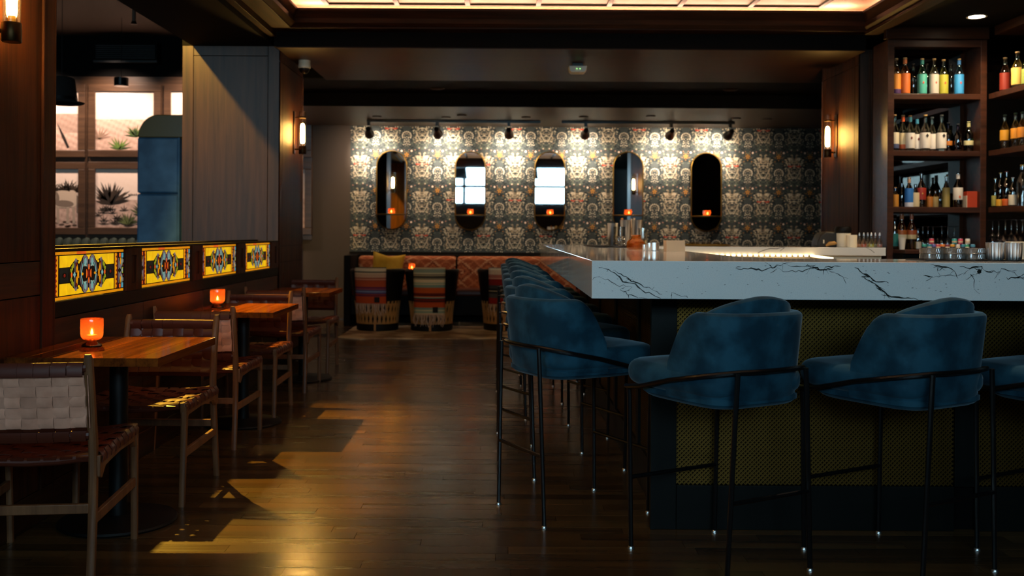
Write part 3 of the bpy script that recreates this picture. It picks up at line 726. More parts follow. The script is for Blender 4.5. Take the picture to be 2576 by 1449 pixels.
def lattice(L, Hh, pitch, w, th):
    mb_ = MB(); n = int((L+Hh)/pitch)+1
    for s in (0, 1):
        for k in range(1, n):
            c = k*pitch
            if s == 0: a, b = (max(0, c-Hh), min(Hh, c)), (min(L, c), max(0, c-L))
            else: a, b = (max(0, c-Hh), Hh-min(Hh, c)), (min(L, c), Hh-max(0, c-L))
            if math.dist(a, b) < .01: continue
            d = math.dist(a, b); nx_, ny_ = -(b[1]-a[1])/d*w/2, (b[0]-a[0])/d*w/2
            y0 = 0 if s == 0 else -th*.7
            vs = [(p[0]+sg*nx_, y, p[1]+sg*ny_) for y in (y0-th, y0) for p in (a, b) for sg in (1, -1)]
            mb_.add(vs, [(0, 2, 3, 1), (0, 4, 6, 2), (1, 3, 7, 5), (0, 1, 5, 4), (2, 6, 7, 3)])
    # little round bosses at the crossings
    nb = 0
    for i in range(int(L/pitch*2)):
        for j in range(int(Hh/pitch*2)):
            if (i+j) % 2 == 0: continue
            x, z = i*pitch/2, j*pitch/2; r_ = w*.78
            if x < r_ or x > L-r_ or z < r_ or z > Hh-r_: continue
            mb_.add([(x+r_, -th*1.9, z), (x, -th*1.9, z+r_), (x-r_, -th*1.9, z), (x, -th*1.9, z-r_)], [(0, 1, 2, 3)])
    return mb_
for a, b in ((stf[1], stf[2]), (stf[3], stf[4])):
    stuff(lattice(b-a, zm1-zm0, .0186, .0046, .0012).build('brass_screen', 'brass', bb, (a-SX, .016, zm0), smooth=False))
sm = lattice(.92, zm1-zm0, .0186, .0046, .0012).mesh('brass_screen', 'brass', smooth=False)
for i in range(0, 10, 2):
    stuff(inst('brass_screen', sm, bb, (.016+SI, side[i+1]-SY, zm0), (0, 0, R(-90)), ((side[i+1]-side[i])/.92, 1, 1)))

# ------------------------------------------------------------------ bar stools (facing local +y)
def sup(theta, a, b, p=4.6):
    c, s = math.cos(theta), math.sin(theta)
    return a*math.copysign(abs(c)**(2/p), c), b*math.copysign(abs(s)**(2/p), s)
def rounded_pad(mb_, a, b, y_c, z0, z1, rr, n=40, crown=.012):
    prof = []
    k = 5
    for i in range(k+1): q = math.pi/2*i/k; prof.append((rr*(1-math.sin(q)), z0+rr*(1-math.cos(q))))
    for i in range(k+1): q = math.pi/2*i/k; prof.append((rr*(1-math.cos(q)), z1-rr+rr*math.sin(q)))
    rows = []
    for ins, z in prof: rows.append([(x, y+y_c, z) for x, y in [sup(2*math.pi*j/n, a-ins, b-ins) for j in range(n)]])
    for f_, dz in ((.7, crown*.6), (.35, crown*.95)): rows.append([(x, y+y_c, z1+dz) for x, y in [sup(2*math.pi*j/n, (a-rr)*f_, (b-rr)*f_) for j in range(n)]])
    vs = [p for r_ in rows for p in r_]; m_ = len(rows)
    fs = [(i*n+j, i*n+(j+1) % n, (i+1)*n+(j+1) % n, (i+1)*n+j) for i in range(m_-1) for j in range(n)]
    vs.append((0, y_c, z1+crown)); top = len(vs)-1
    fs += [((m_-1)*n+j, (m_-1)*n+(j+1) % n, top) for j in range(n)]; fs.append(tuple(range(n))[::-1])
    mb_.add(vs, fs)
def curved_pad(mb_, rx, ry, th, t1, z0, topfn, lean, nu=44, edge=.02, yoff=0.0, tilt=.10):
    """upholstered shell wrapping the back: theta from -t1..t1 measured from -y; rounded rim"""
    prof_n = 12; rings = []
    for i in range(nu+1):
        u = -1+2*i/nu; th_ = t1*u; zt_ = topfn(abs(u))
        endf = min(1.0, (1-abs(u))/.06); tt = th*max(.12, math.sqrt(max(0, 1-(1-endf)**2)))
        ring = []
        def pos(off, z):
            s = 1+lean*(z-z0)/.35
            dx, dy = math.sin(th_), -math.cos(th_)
            # superellipse-ish plan, square shouldered
            k_ = (abs(dx)**3.0+abs(dy)**3.0)**(-1/3.0)
            return ((rx*s-off)*dx*k_, (ry*s-off)*dy*k_+yoff-tilt*(z-z0), z)
        # outer side going up, over the rim, inner side going down
        for q in range(5): ring.append(pos(0, lerp(z0+.02, zt_-edge, q/4)))
        for q in range(1, 6):
            a = math.pi*q/6; ring.append(pos(tt/2*(1-math.cos(a)), zt_-edge+edge*math.sin(a)))
        for q in range(5): ring.append(pos(tt, lerp(zt_-edge, z0+.02, q/4)))
        for q in range(1, 4):
            a = math.pi*q/4; ring.append(pos(tt-tt/2*(1-math.cos(a)), z0+.02-.02*math.sin(a)))
        rings.append(ring)
    n = len(rings[0]); vs = [p for r_ in rings for p in r_]
    fs = [(i*n+j, i*n+(j+1) % n, (i+1)*n+(j+1) % n, (i+1)*n+j) for i in range(nu) for j in range(n)]
    fs += [tuple(range(n)), tuple(range(nu*n, nu*n+n))[::-1]]
    mb_.add(vs, fs)
def make_stool(label, loc, rz):
    t = thing('bar_stool', label, 'bar stool', loc, rz, 'blue velvet bar stools')
    mb_ = MB(); rounded_pad(mb_, .248, .290, .048, .655, .753, .040); mb_.build('seat', 'velvet', t)
    mb_ = MB(); curved_pad(mb_, .236, .236, .05, R(102), .640, lambda u: .965-.18*max(0, (u-.66)/.34)**2.5, .025, yoff=-.01); mb_.build('backrest', 'velvet', t)
    mb_ = MB(); curved_pad(mb_, .200, .192, .055, R(86), .73, lambda u: 1.023-.10*u**2.0, .025, yoff=-.022); mb_.build('back_cushion', 'velvet', t)
    mb_ = MB(); rounded_pad(mb_, .226, .250, .012, .617, .672, .036, crown=0.0); mb_.build('seat_pan', 'velvet', t)
    rt = .0095
    P = [(-.236, .280, .646), (-.250, .255, .648), (-.2585, .16, .662)]
    for q in range(-94, 95, 8):
        a_ = R(q); dx, dy = math.sin(a_), -math.cos(a_); k_ = (abs(dx)**3.0+abs(dy)**3.0)**(-1/3.0); y_ = .252*dy*k_-.024
        P.append((.2585*dx*k_, y_, .758-.108*max(0, y_+.26)/.53))
    P += [(.2585, .16, .662), (.250, .255, .648), (.236, .280, .646)]
    MB().tube(P, rt, 8).build('arm_rail', 'black_metal', t)
    for sx in (-1, 1):
        lg = MB().tube([(sx*.232, .270, .650), (sx*.230, .268, .60), (sx*.218, .268, .0)], [rt, rt, rt*.95], 8).build('leg', 'black_metal', t)
        MB().lathe([(.013, 0), (.013, .006), (.009, .012)], 10, (sx*.218, .268, 0)).build('foot', 'steel', lg)
        lg = MB().tube([(sx*.168, -.272, .757), (sx*.176, -.270, .62), (sx*.206, -.262, .0)], [rt, rt, rt*.95], 8).build('leg', 'black_metal', t)
        MB().lathe([(.013, 0), (.013, .006), (.009, .012)], 10, (sx*.206, -.262, 0)).build('foot', 'steel', lg)
    MB().tube([(-.223, .268, .285), (.223, .268, .285)], .0085, 8).build('footrest', 'black_metal', t)
    MB().tube([(-.191, -.266, .300), (.191, -.266, .300)], .0085, 8).build('footrest', 'black_metal', t)
    return t
GS = 'blue velvet bar stools'
front_rot = R(30)
s0 = make_stool('blue velvet bar stool at the front counter, nearest the marble corner', (.845, 3.81, 0), front_rot)
copy_thing(s0, (1.53, 3.81, 0), front_rot, 'blue velvet bar stool at the front counter, in front of the second lattice stile', GS)
copy_thing(s0, (2.215, 3.81, 0), front_rot, 'blue velvet bar stool cut off by the right edge, at the front counter', GS)
side_rot = R(-90+28)
ords = ['nearest of the row along the counter side, fully visible', 'second of the row along the counter side', 'third of the row along the counter side', 'fourth of the row along the counter side',
        'fifth of the row along the counter side', 'sixth of the row along the counter side, near the far end', 'farthest of the row along the counter side, before the bench']
for k, yy in enumerate((4.50, 5.307, 6.114, 6.92, 7.73, 8.37, 9.0)):
    copy_thing(s0, (.325-.004*k, yy, 0), side_rot+R((0, -2, 1, -1, 2, 0, 1)[k]), 'blue velvet bar stool, '+ords[k], GS)

# ------------------------------------------------------------------ tables along the partition
def make_table(label, y0, y1, x0=-1.925, x1=-1.35):
    cx_, cy_ = (x0+x1)/2, (y0+y1)/2
    t = thing('dining_table', label, 'table', (cx_, cy_, 0), 0, 'wooden tables along the partition')
    n = 7; w_ = (x1-x0)/n
    for i in range(n): bx('top_plank', x0+i*w_-cx_+.0004, x0+(i+1)*w_-cx_-.0004, y0-cy_, y1-cy_, .716, .75, 'table_wood', t, .0015)
    bx('top_plate', -.15, .15, -.15, .15, .704, .716, 'cast_iron', t)
    MB().lathe([(.038, .02), (.038, .705)], 20).build('pedestal', 'cast_iron', t)
    MB().lathe([(.24, 0), (.245, .008), (.24, .016), (.10, .026), (.05, .034), (.0, .034)], 40).build('base', 'cast_iron', t)
    return t
T1 = (3.873, 4.65, -1.935, -1.333); T2 = (6.08, 6.84, -1.945, -1.389); T3 = (8.06, 8.74, -1.945, -1.388)
make_table('butcher-block wooden table nearest the viewer, with a candle on it', *T1)
make_table('wooden table in the middle of the row along the stained glass', *T2)
make_table('wooden table farthest along the partition, under the oak column', *T3)

# ------------------------------------------------------------------ woven leather chairs (facing local +y)
def ribbon(path, w, th, across, mats=2):
    """flat strap along path; across = unit vector of its width; inner side gets material 1"""
    mb_ = MB(); path = [Vector(p) for p in path]; across = Vector(across); n = len(path); vs = []
    for i, p in enumerate(path):
        d = (path[min(n-1, i+1)]-path[max(0, i-1)]).normalized(); up = across.cross(d).normalized()
        vs += [p-across*w/2-up*th/2, p+across*w/2-up*th/2, p+across*w/2+up*th/2, p-across*w/2+up*th/2]
    for i in range(n-1):
        o = i*4; mb_.add([], [])
    fs0, fs1 = [], []
    for i in range(n-1):
        o = i*4
        fs0 += [(o, o+4, o+5, o+1)]; fs1 += [(o+1, o+5, o+6, o+2), (o+2, o+6, o+7, o+3), (o+3, o+7, o+4, o)]
    mb_.add(vs, fs0+[(0, 1, 2, 3), (n*4-1, n*4-2, n*4-3, n*4-4)], None, 0)
    k = len(mb_.f); o_ = 0
    for f in fs1: mb_.f.append(f); mb_.c.append(None); mb_.m.append(1 if mats == 2 else 0)
    return mb_
def make_chair(label, loc, rz):
    t = thing('woven_chair', label, 'chair', loc, rz, 'woven leather chairs along the partition')
    for sx in (-1, 1):
        # rear post: leg, knee at the seat, leaning back rest
        P = [(sx*.232, -.315, 0), (sx*.230, -.285, .22), (sx*.226, -.262, .42), (sx*.225, -.265, .50), (sx*.224, -.292, .66), (sx*.224, -.325, .80), (sx*.224, -.331, .818)]
        mb_ = MB(); Wd = [.026, .033, .044, .043, .036, .031, .022]; n = len(P); vs = []
        for (x, y, z), w_ in zip(P, Wd):
            for a in range(10): q = 2*math.pi*a/10; vs.append((x+.0155*math.copysign(abs(math.cos(q))**.7, math.cos(q))*(.7 if z > .81 else 1), y+w_/2*math.copysign(abs(math.sin(q))**.7, math.sin(q)), z))
        mb_.add(vs, [(i*10+j, i*10+(j+1) % 10, (i+1)*10+(j+1) % 10, (i+1)*10+j) for i in range(n-1) for j in range(10)]+[tuple(range(10))[::-1], tuple(range((n-1)*10, n*10))])
        mb_.build('rear_post', 'chair_wood', t)
        P = [(sx*.240, .262, 0), (sx*.242, .250, .24), (sx*.243, .240, .40), (sx*.243, .243, .452)]; Wd = [.026, .030, .040, .040]; mb_ = MB(); vs = []; n = len(P)
        for (x, y, z), w_ in zip(P, Wd):
            for a in range(10): q = 2*math.pi*a/10; vs.append((x+.0145*math.copysign(abs(math.cos(q))**.7, math.cos(q)), y+w_/2*math.copysign(abs(math.sin(q))**.7, math.sin(q)), z))
        mb_.add(vs, [(i*10+j, i*10+(j+1) % 10, (i+1)*10+(j+1) % 10, (i+1)*10+j) for i in range(n-1) for j in range(10)]+[tuple(range(10))[::-1], tuple(range((n-1)*10, n*10))])
        mb_.build('front_leg', 'chair_wood', t)
        # seat rail, deeper towards its joints
        poly = [(-.27, .455), (-.10, .440), (.10, .443), (.262, .468), (.262, .43), (.23, .37), (.20, .405), (0, .413), (-.20, .405), (-.245, .37), (-.27, .38)]
        MB().prism(poly, lambda u, v, a: (a, u, v), sx*.240-.011, sx*.240+.011).build('seat_rail', 'chair_wood', t, bevel=.003)
        MB().obox((sx*.232, -.285, .235), (sx*.241, .252, .235), .018, .036).build('side_stretcher', 'chair_wood', t, bevel=.003)
    MB().obox((-.22, -.288, .275), (.22, -.288, .275), .020, .034).build('rear_stretcher', 'chair_wood', t, bevel=.003)
    for y_, z_, nm in ((.255, .455, 'front_rail'), (-.262, .452, 'rear_rail')):
        MB().tube([(-.225, y_, z_), (-.11, y_, z_-.014), (0, y_, z_-.018), (.11, y_, z_-.014), (.225, y_, z_)], .016, 10).build(nm, 'leather_brown', t)
    def seat_z(x, y): return .463-.030*(1-(x/.23)**2)*(1-.35*(y/.26)**2)
    amp = .0042
    nx_, ny_ = 8, 9
    for i in range(nx_):                     # straps running front to back
        x = lerp(-.192, .192, i/(nx_-1)); P = [(x, .268, .440), (x, .275, .455)]
        for j in range(ny_*2+1):
            y = lerp(.258, -.262, j/(ny_*2)); k = j//2; s = (1 if (k+i) % 2 == 0 else -1) if j % 2 == 1 else 0; P.append((x, y, seat_z(x, y)+s*amp+.004))
        P += [(x, -.280, .452), (x, -.272, .435)]
        ribbon(P, .043, .0025, (1, 0, 0), 1).build('seat_strap', 'leather_brown', t, smooth=True, angle=1.0)
    for j in range(ny_):                     # straps running side to side
        y = lerp(.232, -.234, j/(ny_-1)); P = [(-.254, y, .428), (-.257, y, .448)]
        for i in range(nx_*2+1):
            x = lerp(-.245, .245, i/(nx_*2)); k = i//2; s = (-1 if (k+j) % 2 == 0 else 1) if i % 2 == 1 else 0; P.append((x, y, seat_z(min(.23, max(-.23, x)), y)+s*amp+.004))
        P += [(.257, y, .448), (.254, y, .428)]
        ribbon(P, .046, .0025, (0, 1, 0), 1).build('seat_strap', 'leather_brown', t, smooth=True, angle=1.0)
    # back: two wrapped rails and a woven panel, suede side to the rear
    amp = .0062
    def by(z): return -.275-(z-.50)*.17
    def bow(x): return -.022*(1-(x/.22)**2)
    for z_, nm in ((.772, 'top_rail'), (.530, 'bottom_rail')):
        MB().tube([(x, by(z_)+bow(x), z_) for x in [lerp(-.215, .215, q/8) for q in range(9)]], .0165, 10).build(nm, 'leather_brown', t)
    nv, nh = 8, 5
    for i in range(nv):
        x = lerp(-.184, .184, i/(nv-1)); P = [(x, by(.772)+bow(x)-.0195, .745), (x, by(.772)+bow(x)-.020, .772), (x, by(.772)+bow(x)-.008, .791), (x, by(.772)+bow(x)+.012, .789), (x, by(.772)+bow(x)+.0195, .770)]
        for j in range(nh*2+1):
            z = lerp(.745, .560, j/(nh*2)); k = j//2; s = (1 if (k+i) % 2 == 0 else -1) if j % 2 == 1 else 0; P.append((x, by(z)+bow(x)+s*amp, z))
        P += [(x, by(.53)+bow(x)+.0195, .532), (x, by(.53)+bow(x)+.010, .512), (x, by(.53)+bow(x)-.010, .512), (x, by(.53)+bow(x)-.0195, .532), (x, by(.53)+bow(x)-.018, .548)]
        me_ = ribbon(P, .0518, .0025, (1, 0, 0)); me_.build('back_strap', ['leather_brown', 'leather_brown'], t, smooth=True, angle=1.0)
    for j in range(nh):
        z = lerp(.728, .577, j/(nh-1)); P = []
        for i in range(nv*2+1):
            x = lerp(-.215, .215, i/(nv*2)); k = i//2; s = (-1 if (k+j) % 2 == 0 else 1) if i % 2 == 1 else 0; P.append((x, by(z)+bow(x)+s*amp, z))
        P = [(-.224, by(z)-.018, z)]+P+[(.224, by(z)-.018, z)]
        me_ = ribbon(P, .0373, .0025, (0, -.17, 1)); me_.build('back_strap', ['leather_brown', 'leather_brown'], t, smooth=True, angle=1.0)
    return t
def suede(t):
    """rear-facing faces of the woven back are the pale flesh side of the leather"""
    done = {}
    for ch in t.children:
        if ch.name.startswith('back_strap'):
            me_ = ch.data; me_.materials[1] = M['leather_suede']
            zs = []
            for p in me_.polygons:
                c = p.center
                if p.normal.y < -.6 and .553 < c.z < .742 and c.y < -.27: p.material_index = 1
                else: p.material_index = 0
    return t
c0 = suede(make_chair('woven leather chair nearest the viewer with its pale suede back turned to us', (-1.686, 3.74, 0), R(6.6)))
GC = 'woven leather chairs along the partition'
copy_thing(c0, (-1.675, 4.755, 0), R(180), 'woven leather chair facing us across the nearest table', GC)
copy_thing(c0, (-1.745, 5.975, 0), 0, 'woven leather chair with its back to us at the middle table', GC)
copy_thing(c0, (-1.73, 6.815, 0), R(180), 'woven leather chair facing us across the middle table', GC)
copy_thing(c0, (-1.74, 7.98, 0), 0, 'woven leather chair with its back to us at the farthest table', GC)
copy_thing(c0, (-1.76, 9.0, 0), R(180), 'woven leather chair facing us across the farthest table', GC)
# ------------------------------------------------------------------ candles
def make_candle(label, loc, s=1.0, power=.5, group='orange glass candles', flat=False):
    t = thing('candle_holder', label, 'candle', loc, random.uniform(0, 6), group)
    if not flat:
        MB().lathe([(.0, .0), (.036, .0), (.040, .004), (.036, .009), (.022, .016), (.018, .022)], 24).build('foot', 'dark_glass', t)
        MB().lathe([(.018, .022), (.036, .030), (.043, .042), (.0445, .075), (.0445, .110), (.0435, .113), (.0425, .110)], 28).build('glass_cup', 'candle_glass', t)
        MB().lathe([(.0, .034), (.020, .034), (.020, .046), (.0, .046)], 16).build('tealight', 'wax', t)
        MB().lathe([(.0, .046), (.005, .050), (.0055, .056), (.003, .066), (.0, .073)], 10).build('flame', 'flame', t); zl = .062
    else:
        MB().lathe([(.0, .0), (.030, .0), (.040, .012), (.044, .035), (.040, .060), (.042, .072), (.040, .072)], 24).build('glass_cup', 'candle_glass', t)
        MB().lathe([(.0, .006), (.020, .006), (.020, .018), (.0, .018)], 16).build('tealight', 'wax', t)
        MB().lathe([(.0, .018), (.005, .022), (.0055, .028), (.003, .038), (.0, .045)], 10).build('flame', 'flame', t); zl = .034
    t.scale = (s, s, s)
    l = light('candle_flame_light', 'POINT', (loc[0], loc[1], loc[2]+zl*s), power, (1.0, .42, .10), shadow_soft_size=.012)
    return t
def cpos(px, py, z): return (*onz(px, py, z), z)
make_candle('glowing orange glass candle on the nearest wooden table', cpos(231, 871, .7501), 1.06, .5)
make_candle('glowing orange glass candle on the middle wooden table', cpos(547, 774, .7501), 1.06, .5)
make_candle('glowing orange glass candle on the farthest wooden table', cpos(700, 720, .7501), 1.06, .5)

# ------------------------------------------------------------------ wall sconces
def sconce(label, x, y, zc, s):
    t = thing('wall_sconce', label, 'wall lamp', (x, y, zc), 0, 'brass and glass tube wall sconces')
    f = lambda a, b: (min(s*a, s*b), max(s*a, s*b))
    bx('backplate', *f(0, .014), -.035, .035, -.20, .20, 'bronze', t, .002)
    MB().tube([(s*.01, 0, -.155), (s*.085, 0, -.155)], .009, 10).build('arm', 'bronze', t)
    MB().tube([(s*.01, 0, .145), (s*.055, 0, .145)], .005, 8).build('upper_arm', 'bronze', t)
    MB().lathe([(.0, -.20), (.034, -.20), (.036, -.197), (.036, -.128), (.034, -.125), (.0, -.125)], 24, (s*.085, 0, 0)).build('cap', 'bronze', t)
    MB().lathe([(.0335, .138), (.0345, .140), (.0345, .148), (.0335, .150)], 24, (s*.085, 0, 0)).build('ring', 'bronze', t)
    MB().lathe([(.032, -.125), (.032, .20)], 24, (s*.085, 0, 0)).build('glass_tube', 'tube_glass', t)
    MB().lathe([(.0, -.125), (.014, -.125), (.014, -.10)], 16, (s*.085, 0, 0)).build('socket', 'brass', t)
    MB().lathe([(.012, -.10), (.019, -.085), (.020, 0), (.019, .065), (.012, .085), (.0, .09)], 18, (s*.085, 0, 0)).build('bulb', 'bulb', t)
    return t
sconce('lit tube sconce high on the near left pier, cut by the left edge', XP, 3.80, 2.165, 1)
sconce('lit tube sconce on the oak column left of the wallpaper', XP, 9.37, 2.175, 1)
sconce('lit tube sconce on the oak column right of the wallpaper', 3.16, 9.37, 2.175, -1)

# ------------------------------------------------------------------ mirrors with shelves
def pill(w, h, n=14):
    r_ = w/2; c = h/2-r_
    return [(r_*math.cos(math.pi*i/n), c+r_*math.sin(math.pi*i/n)) for i in range(n+1)]+[(r_*math.cos(math.pi+math.pi*i/n), -c+r_*math.sin(math.pi+math.pi*i/n)) for i in range(n+1)]
mir = [(985, 478, 'leftmost', 1.0, 0.0), (1183, 480, 'second from the left', 0.0, 0.0), (1383, 481, 'in the middle', 0.5, 0.0), (1580, 481, 'second from the right', 3.4, 0.0), (1777, 483, 'rightmost', -2.0, -1.0)]
MIRX = []
for k, (px, py, w_, yaw, tilt) in enumerate(mir):
    x, z = at(px, py, YB-.05); MIRX.append(x)
    t = thing('pill_mirror', 'pill-shaped wall mirror with small candle shelf, %s of five on the wallpaper' % w_, 'mirror', (x, YB-.045, z), 0, 'pill mirrors on the wallpaper wall')
    t.rotation_euler = (R(tilt), 0, R(yaw))
    P = pill(.425, 1.11)
    MB().prism(P, lambda u, v, a: (u, a, v), -.004, .010).build('mirror_glass', 'mirror', t, smooth=False)
    MB().tube([(u, -.004, v) for u, v in P], .0085, 8, closed=True).build('rim', 'brass', t)
    MB().prism([(.21*math.cos(math.pi*i/14), -.13*math.sin(math.pi*i/14)) for i in range(15)], lambda u, v, a: (u, v-.005, a), -.352, -.337).build('shelf', 'brass', t, bevel=.002)
    make_candle('small orange candle on the shelf of the mirror %s' % w_, (x+(.0, -.0, .0, .0, .0)[k]+.005, YB-.045-.07, z-.336), 1.05, .35, 'orange candles on the mirror shelves', flat=True)

# ------------------------------------------------------------------ track lights
def track(label, xa, xb, heads, names):
    x0, _ = at(xa, 315, 13.35); x1, _ = at(xb, 315, 13.35); YT = 13.35; zc = 2.75
    t = thing('light_track', label, 'track light', ((x0+x1)/2, YT, zc), 0, 'black ceiling light tracks')
    bx('rail', x0-t.location.x, x1-t.location.x, -.018, .018, -.034, 0, 'black_metal', t, .002)
    for px, tx, nm in heads:
        hx_, _ = at(px, 315, YT); tx_, tz_ = at(tx, 385, YB)
        h = thing('spotlight', nm, 'spotlight', (hx_, YT, zc-.034), 0, 'black track spotlights')
        d = (Vector((tx_, YB, tz_))-Vector((hx_, YT, zc-.15))).normalized()
        bx('mount', -.02, .02, -.045, .02, -.05, 0, 'black_metal', h, .002)
        MB().tube([(0.02, 0, -.04), (.035, 0, -.10), (.03, 0, -.125)], .007, 8).build('yoke', 'black_metal', h)
        c = Vector((0, 0, -.125)); q = d.to_track_quat('Z', 'Y').to_matrix()
        mb_ = MB(); SC_ = 1.45; mb_.lathe([(.0, -.065), (.022, -.065), (.026, -.055), (.026, -.02), (.034, .0), (.045, .05), (.046, .062), (.042, .062), (.036, .03), (.0, .02)], 20)
        mb_.v = [tuple(q @ (Vector(v)*SC_)+c) for v in mb_.v]; mb_.build('lamp_head', 'black_metal', h)
        mb_ = MB(); mb_.lathe([(.0, .026), (.033, .026), (.033, .030), (.0, .030)], 16); mb_.v = [tuple(q @ (Vector(v)*SC_)+c) for v in mb_.v]; mb_.build('lens', 'spot_face', h)
        p = Vector((hx_, YT, zc-.034))+c+d*.105
        light('track_spot_beam', 'SPOT', p, 190, (1.0, .86, .70), p+d, spot_size=R(68), spot_blend=1.0, shadow_soft_size=.02)
        light('track_spot_spill', 'SPOT', p, 55, (1.0, .80, .60), p+d+Vector((0, 0, -.4)), spot_size=R(150), spot_blend=1.0, shadow_soft_size=.02)
hs = [(928, 945, 'track spotlight above the leftmost mirror'), (1100, 1118, 'track spotlight just left of the second mirror'), (1280, 1283, 'track spotlight between the second and middle mirrors'),
      (1473, 1462, 'track spotlight between the middle and fourth mirrors'), (1688, 1662, 'track spotlight between the fourth and rightmost mirrors'), (1836, 1790, 'track spotlight at the right end of the track, turned left')]
track('black ceiling light track over the left half of the wallpaper', 923, 1360, hs[:3], 0)
track('black ceiling light track over the right half of the wallpaper', 1413, 1848, hs[3:], 0)
for i, (px, py) in enumerate(((948, 292), (1122, 294), (1162, 289), (1324, 294), (1468, 293), (1637, 291), (1852, 297), (1930, 299))):
    x, y = onz(px, py, 2.75)
    tag(MB().lathe([(.0, -.016), (.055, -.016), (.062, -.010), (.062, -.001), (.0, -.001)], 20, (0, 0, 0)).build('ceiling_disc', 'soffit_paint', None, (x, y, 2.75)),
        'small round ceiling cover above the track, %s from the left' % ['first', 'second', 'third', 'fourth', 'fifth', 'sixth', 'seventh', 'eighth'][i], 'ceiling cover', 'round covers on the lit soffit')
for i, (px, py) in enumerate(((1100, 222), (1838, 225))):
    x, y = onz(px, py, 2.905)
    tag(MB().lathe([(.0, -.012), (.07, -.012), (.085, -.004), (.085, 0), (.0, 0)], 20).build('unlit_downlight', 'bronze', None, (x, y, 2.904)), 'unlit round downlight in the black ceiling recess, ' + ('left one' if i == 0 else 'right one'), 'downlight', 'unlit downlights')

# dome camera and access point under the beam
x, y = onz(766, 152, 2.842)
t = thing('security_camera', 'cream dome security camera under the beam beside the left column', 'camera', (x, y, 2.842))
MB().lathe([(.0, -.075), (.054, -.075), (.058, -.068), (.058, -.045), (.055, -.04), (.055, -.001), (.0, -.001)], 24).build('housing', 'cream_plastic', t)
MB().lathe([(.0, -.128), (.02, -.124), (.038, -.110), (.048, -.090), (.050, -.076), (.0, -.076)], 24).build('dome', 'black_metal', t)
x, y = onz(1453, 160, 2.842)
t = thing('wireless_router', 'pale flat wireless box with two green lights hanging from the beam', 'router', (x, y, 2.842))
bx('bracket', -.05, .05, -.03, .03, -.03, -.001, 'black_metal', t)
MB().prism([(-.085, 0), (.085, 0), (.078, -.045), (.06, -.062), (-.06, -.062), (-.078, -.045)], lambda u, v, a: (u, a, v-.03), -.07, .07).build('case', 'white_plastic', t, bevel=.006)
emat('green_led', (.35, 1.0, .25), 3)
for dx in (-.012, .018): MB().lathe([(.0, -.004), (.004, -.003), (.004, 0), (0, 0)], 8, (dx, -.073, -.058)).build('status_light', 'green_led', t)

# recessed downlight over the back bar, and its light
x, y = onz(2457, 42, 2.98)
t = thing('recessed_downlight', 'bright round recessed downlight in the ceiling over the bottle shelves', 'downlight', (x, y, 2.98))
MB().lathe([(.062, -.001), (.075, -.004), (.078, -.001)], 24).build('trim_ring', 'cream_plastic', t)
MB().lathe([(.0, -.002), (.06, -.002), (.06, -.0005), (0, -.0005)], 24).build('lens', 'downlight', t)
light('downlight_beam', 'SPOT', (x, y, 2.96), 85, (1.0, .74, .45), (x-.1, y+.2, 0), spot_size=R(140), spot_blend=.7, shadow_soft_size=.05)
light('downlight_beam', 'SPOT', (3.5, 6.2, 2.96), 90, (1.0, .74, .45), (3.4, 6.6, 0), spot_size=R(130), spot_blend=.7, shadow_soft_size=.05)
tag(MB().lathe([(.0, -.002), (.06, -.002), (.078, -.001), (.078, 0), (0, 0)], 24).build('recessed_downlight', 'downlight', None, (3.5, 6.2, 2.98)), 'round recessed downlight over the front part of the bar well', 'downlight')

for k, (x, y) in enumerate(((.90, 7.75), (.92, 5.9), (1.9, 4.4))):  # unseen lamps, added to brighten the bar tools and stool tops
    t = thing('recessed_downlight', 'small added downlight, out of view in the coffer over the bar counter, ' + ('far one', 'middle one', 'near one')[k], 'downlight', (x, y, 3.188), 0, 'added downlights over the bar counter')
    MB().lathe([(.034, 0), (.045, -.004), (.048, 0)], 20).build('trim_ring', 'bronze', t)
    MB().lathe([(0, -.001), (.033, -.001), (.033, 0), (0, 0)], 20).build('lens', 'downlight', t)
    light('added_bar_beam', 'SPOT', (x, y, 3.17), 90, (1.0, .76, .52), (x+.05, y+.1, 0), spot_size=R(75), spot_blend=.8, shadow_soft_size=.03)

# ------------------------------------------------------------------ bench along the wallpaper
bn = thing('banquette_bench', 'long kilim-upholstered bench below the wallpaper', 'bench', (1.2, 13.7, 0))
OR, O2, O3, O4 = hx('#8a4526'), hx('#a8603a'), hx('#682f1a'), hx('#b9805a')
def kilim(x, z):
    # printed diamond lattice with stepped smaller diamonds
    p = 0.37; u = (x/p) % 1-.5; v = ((z-.55)/(p*.75)) % 1-.5
    d = abs(u)+abs(v)
    c = OR
    if abs(d-.5) < .045: c = O4
    elif abs(d-.40) < .03: c = O3
    elif d < .14: c = O4 if int(d*45) % 2 else O3
    elif abs(d-.26) < .03: c = O2
    elif abs(abs(u)-abs(v)) < .05: c = O2
    n_ = math.sin(x*91.3+z*17)*math.sin(z*133.1+x*9.7)*.5+math.sin(x*23+z*41)*.25
    return mixc(c, O3 if n_ < 0 else O2, abs(n_)*.55)
bx_l = at(897, 660, 13.6)[0]
segs = [bx_l, at(1148, 660, 13.6)[0], 1.05, 2.7, 4.6]
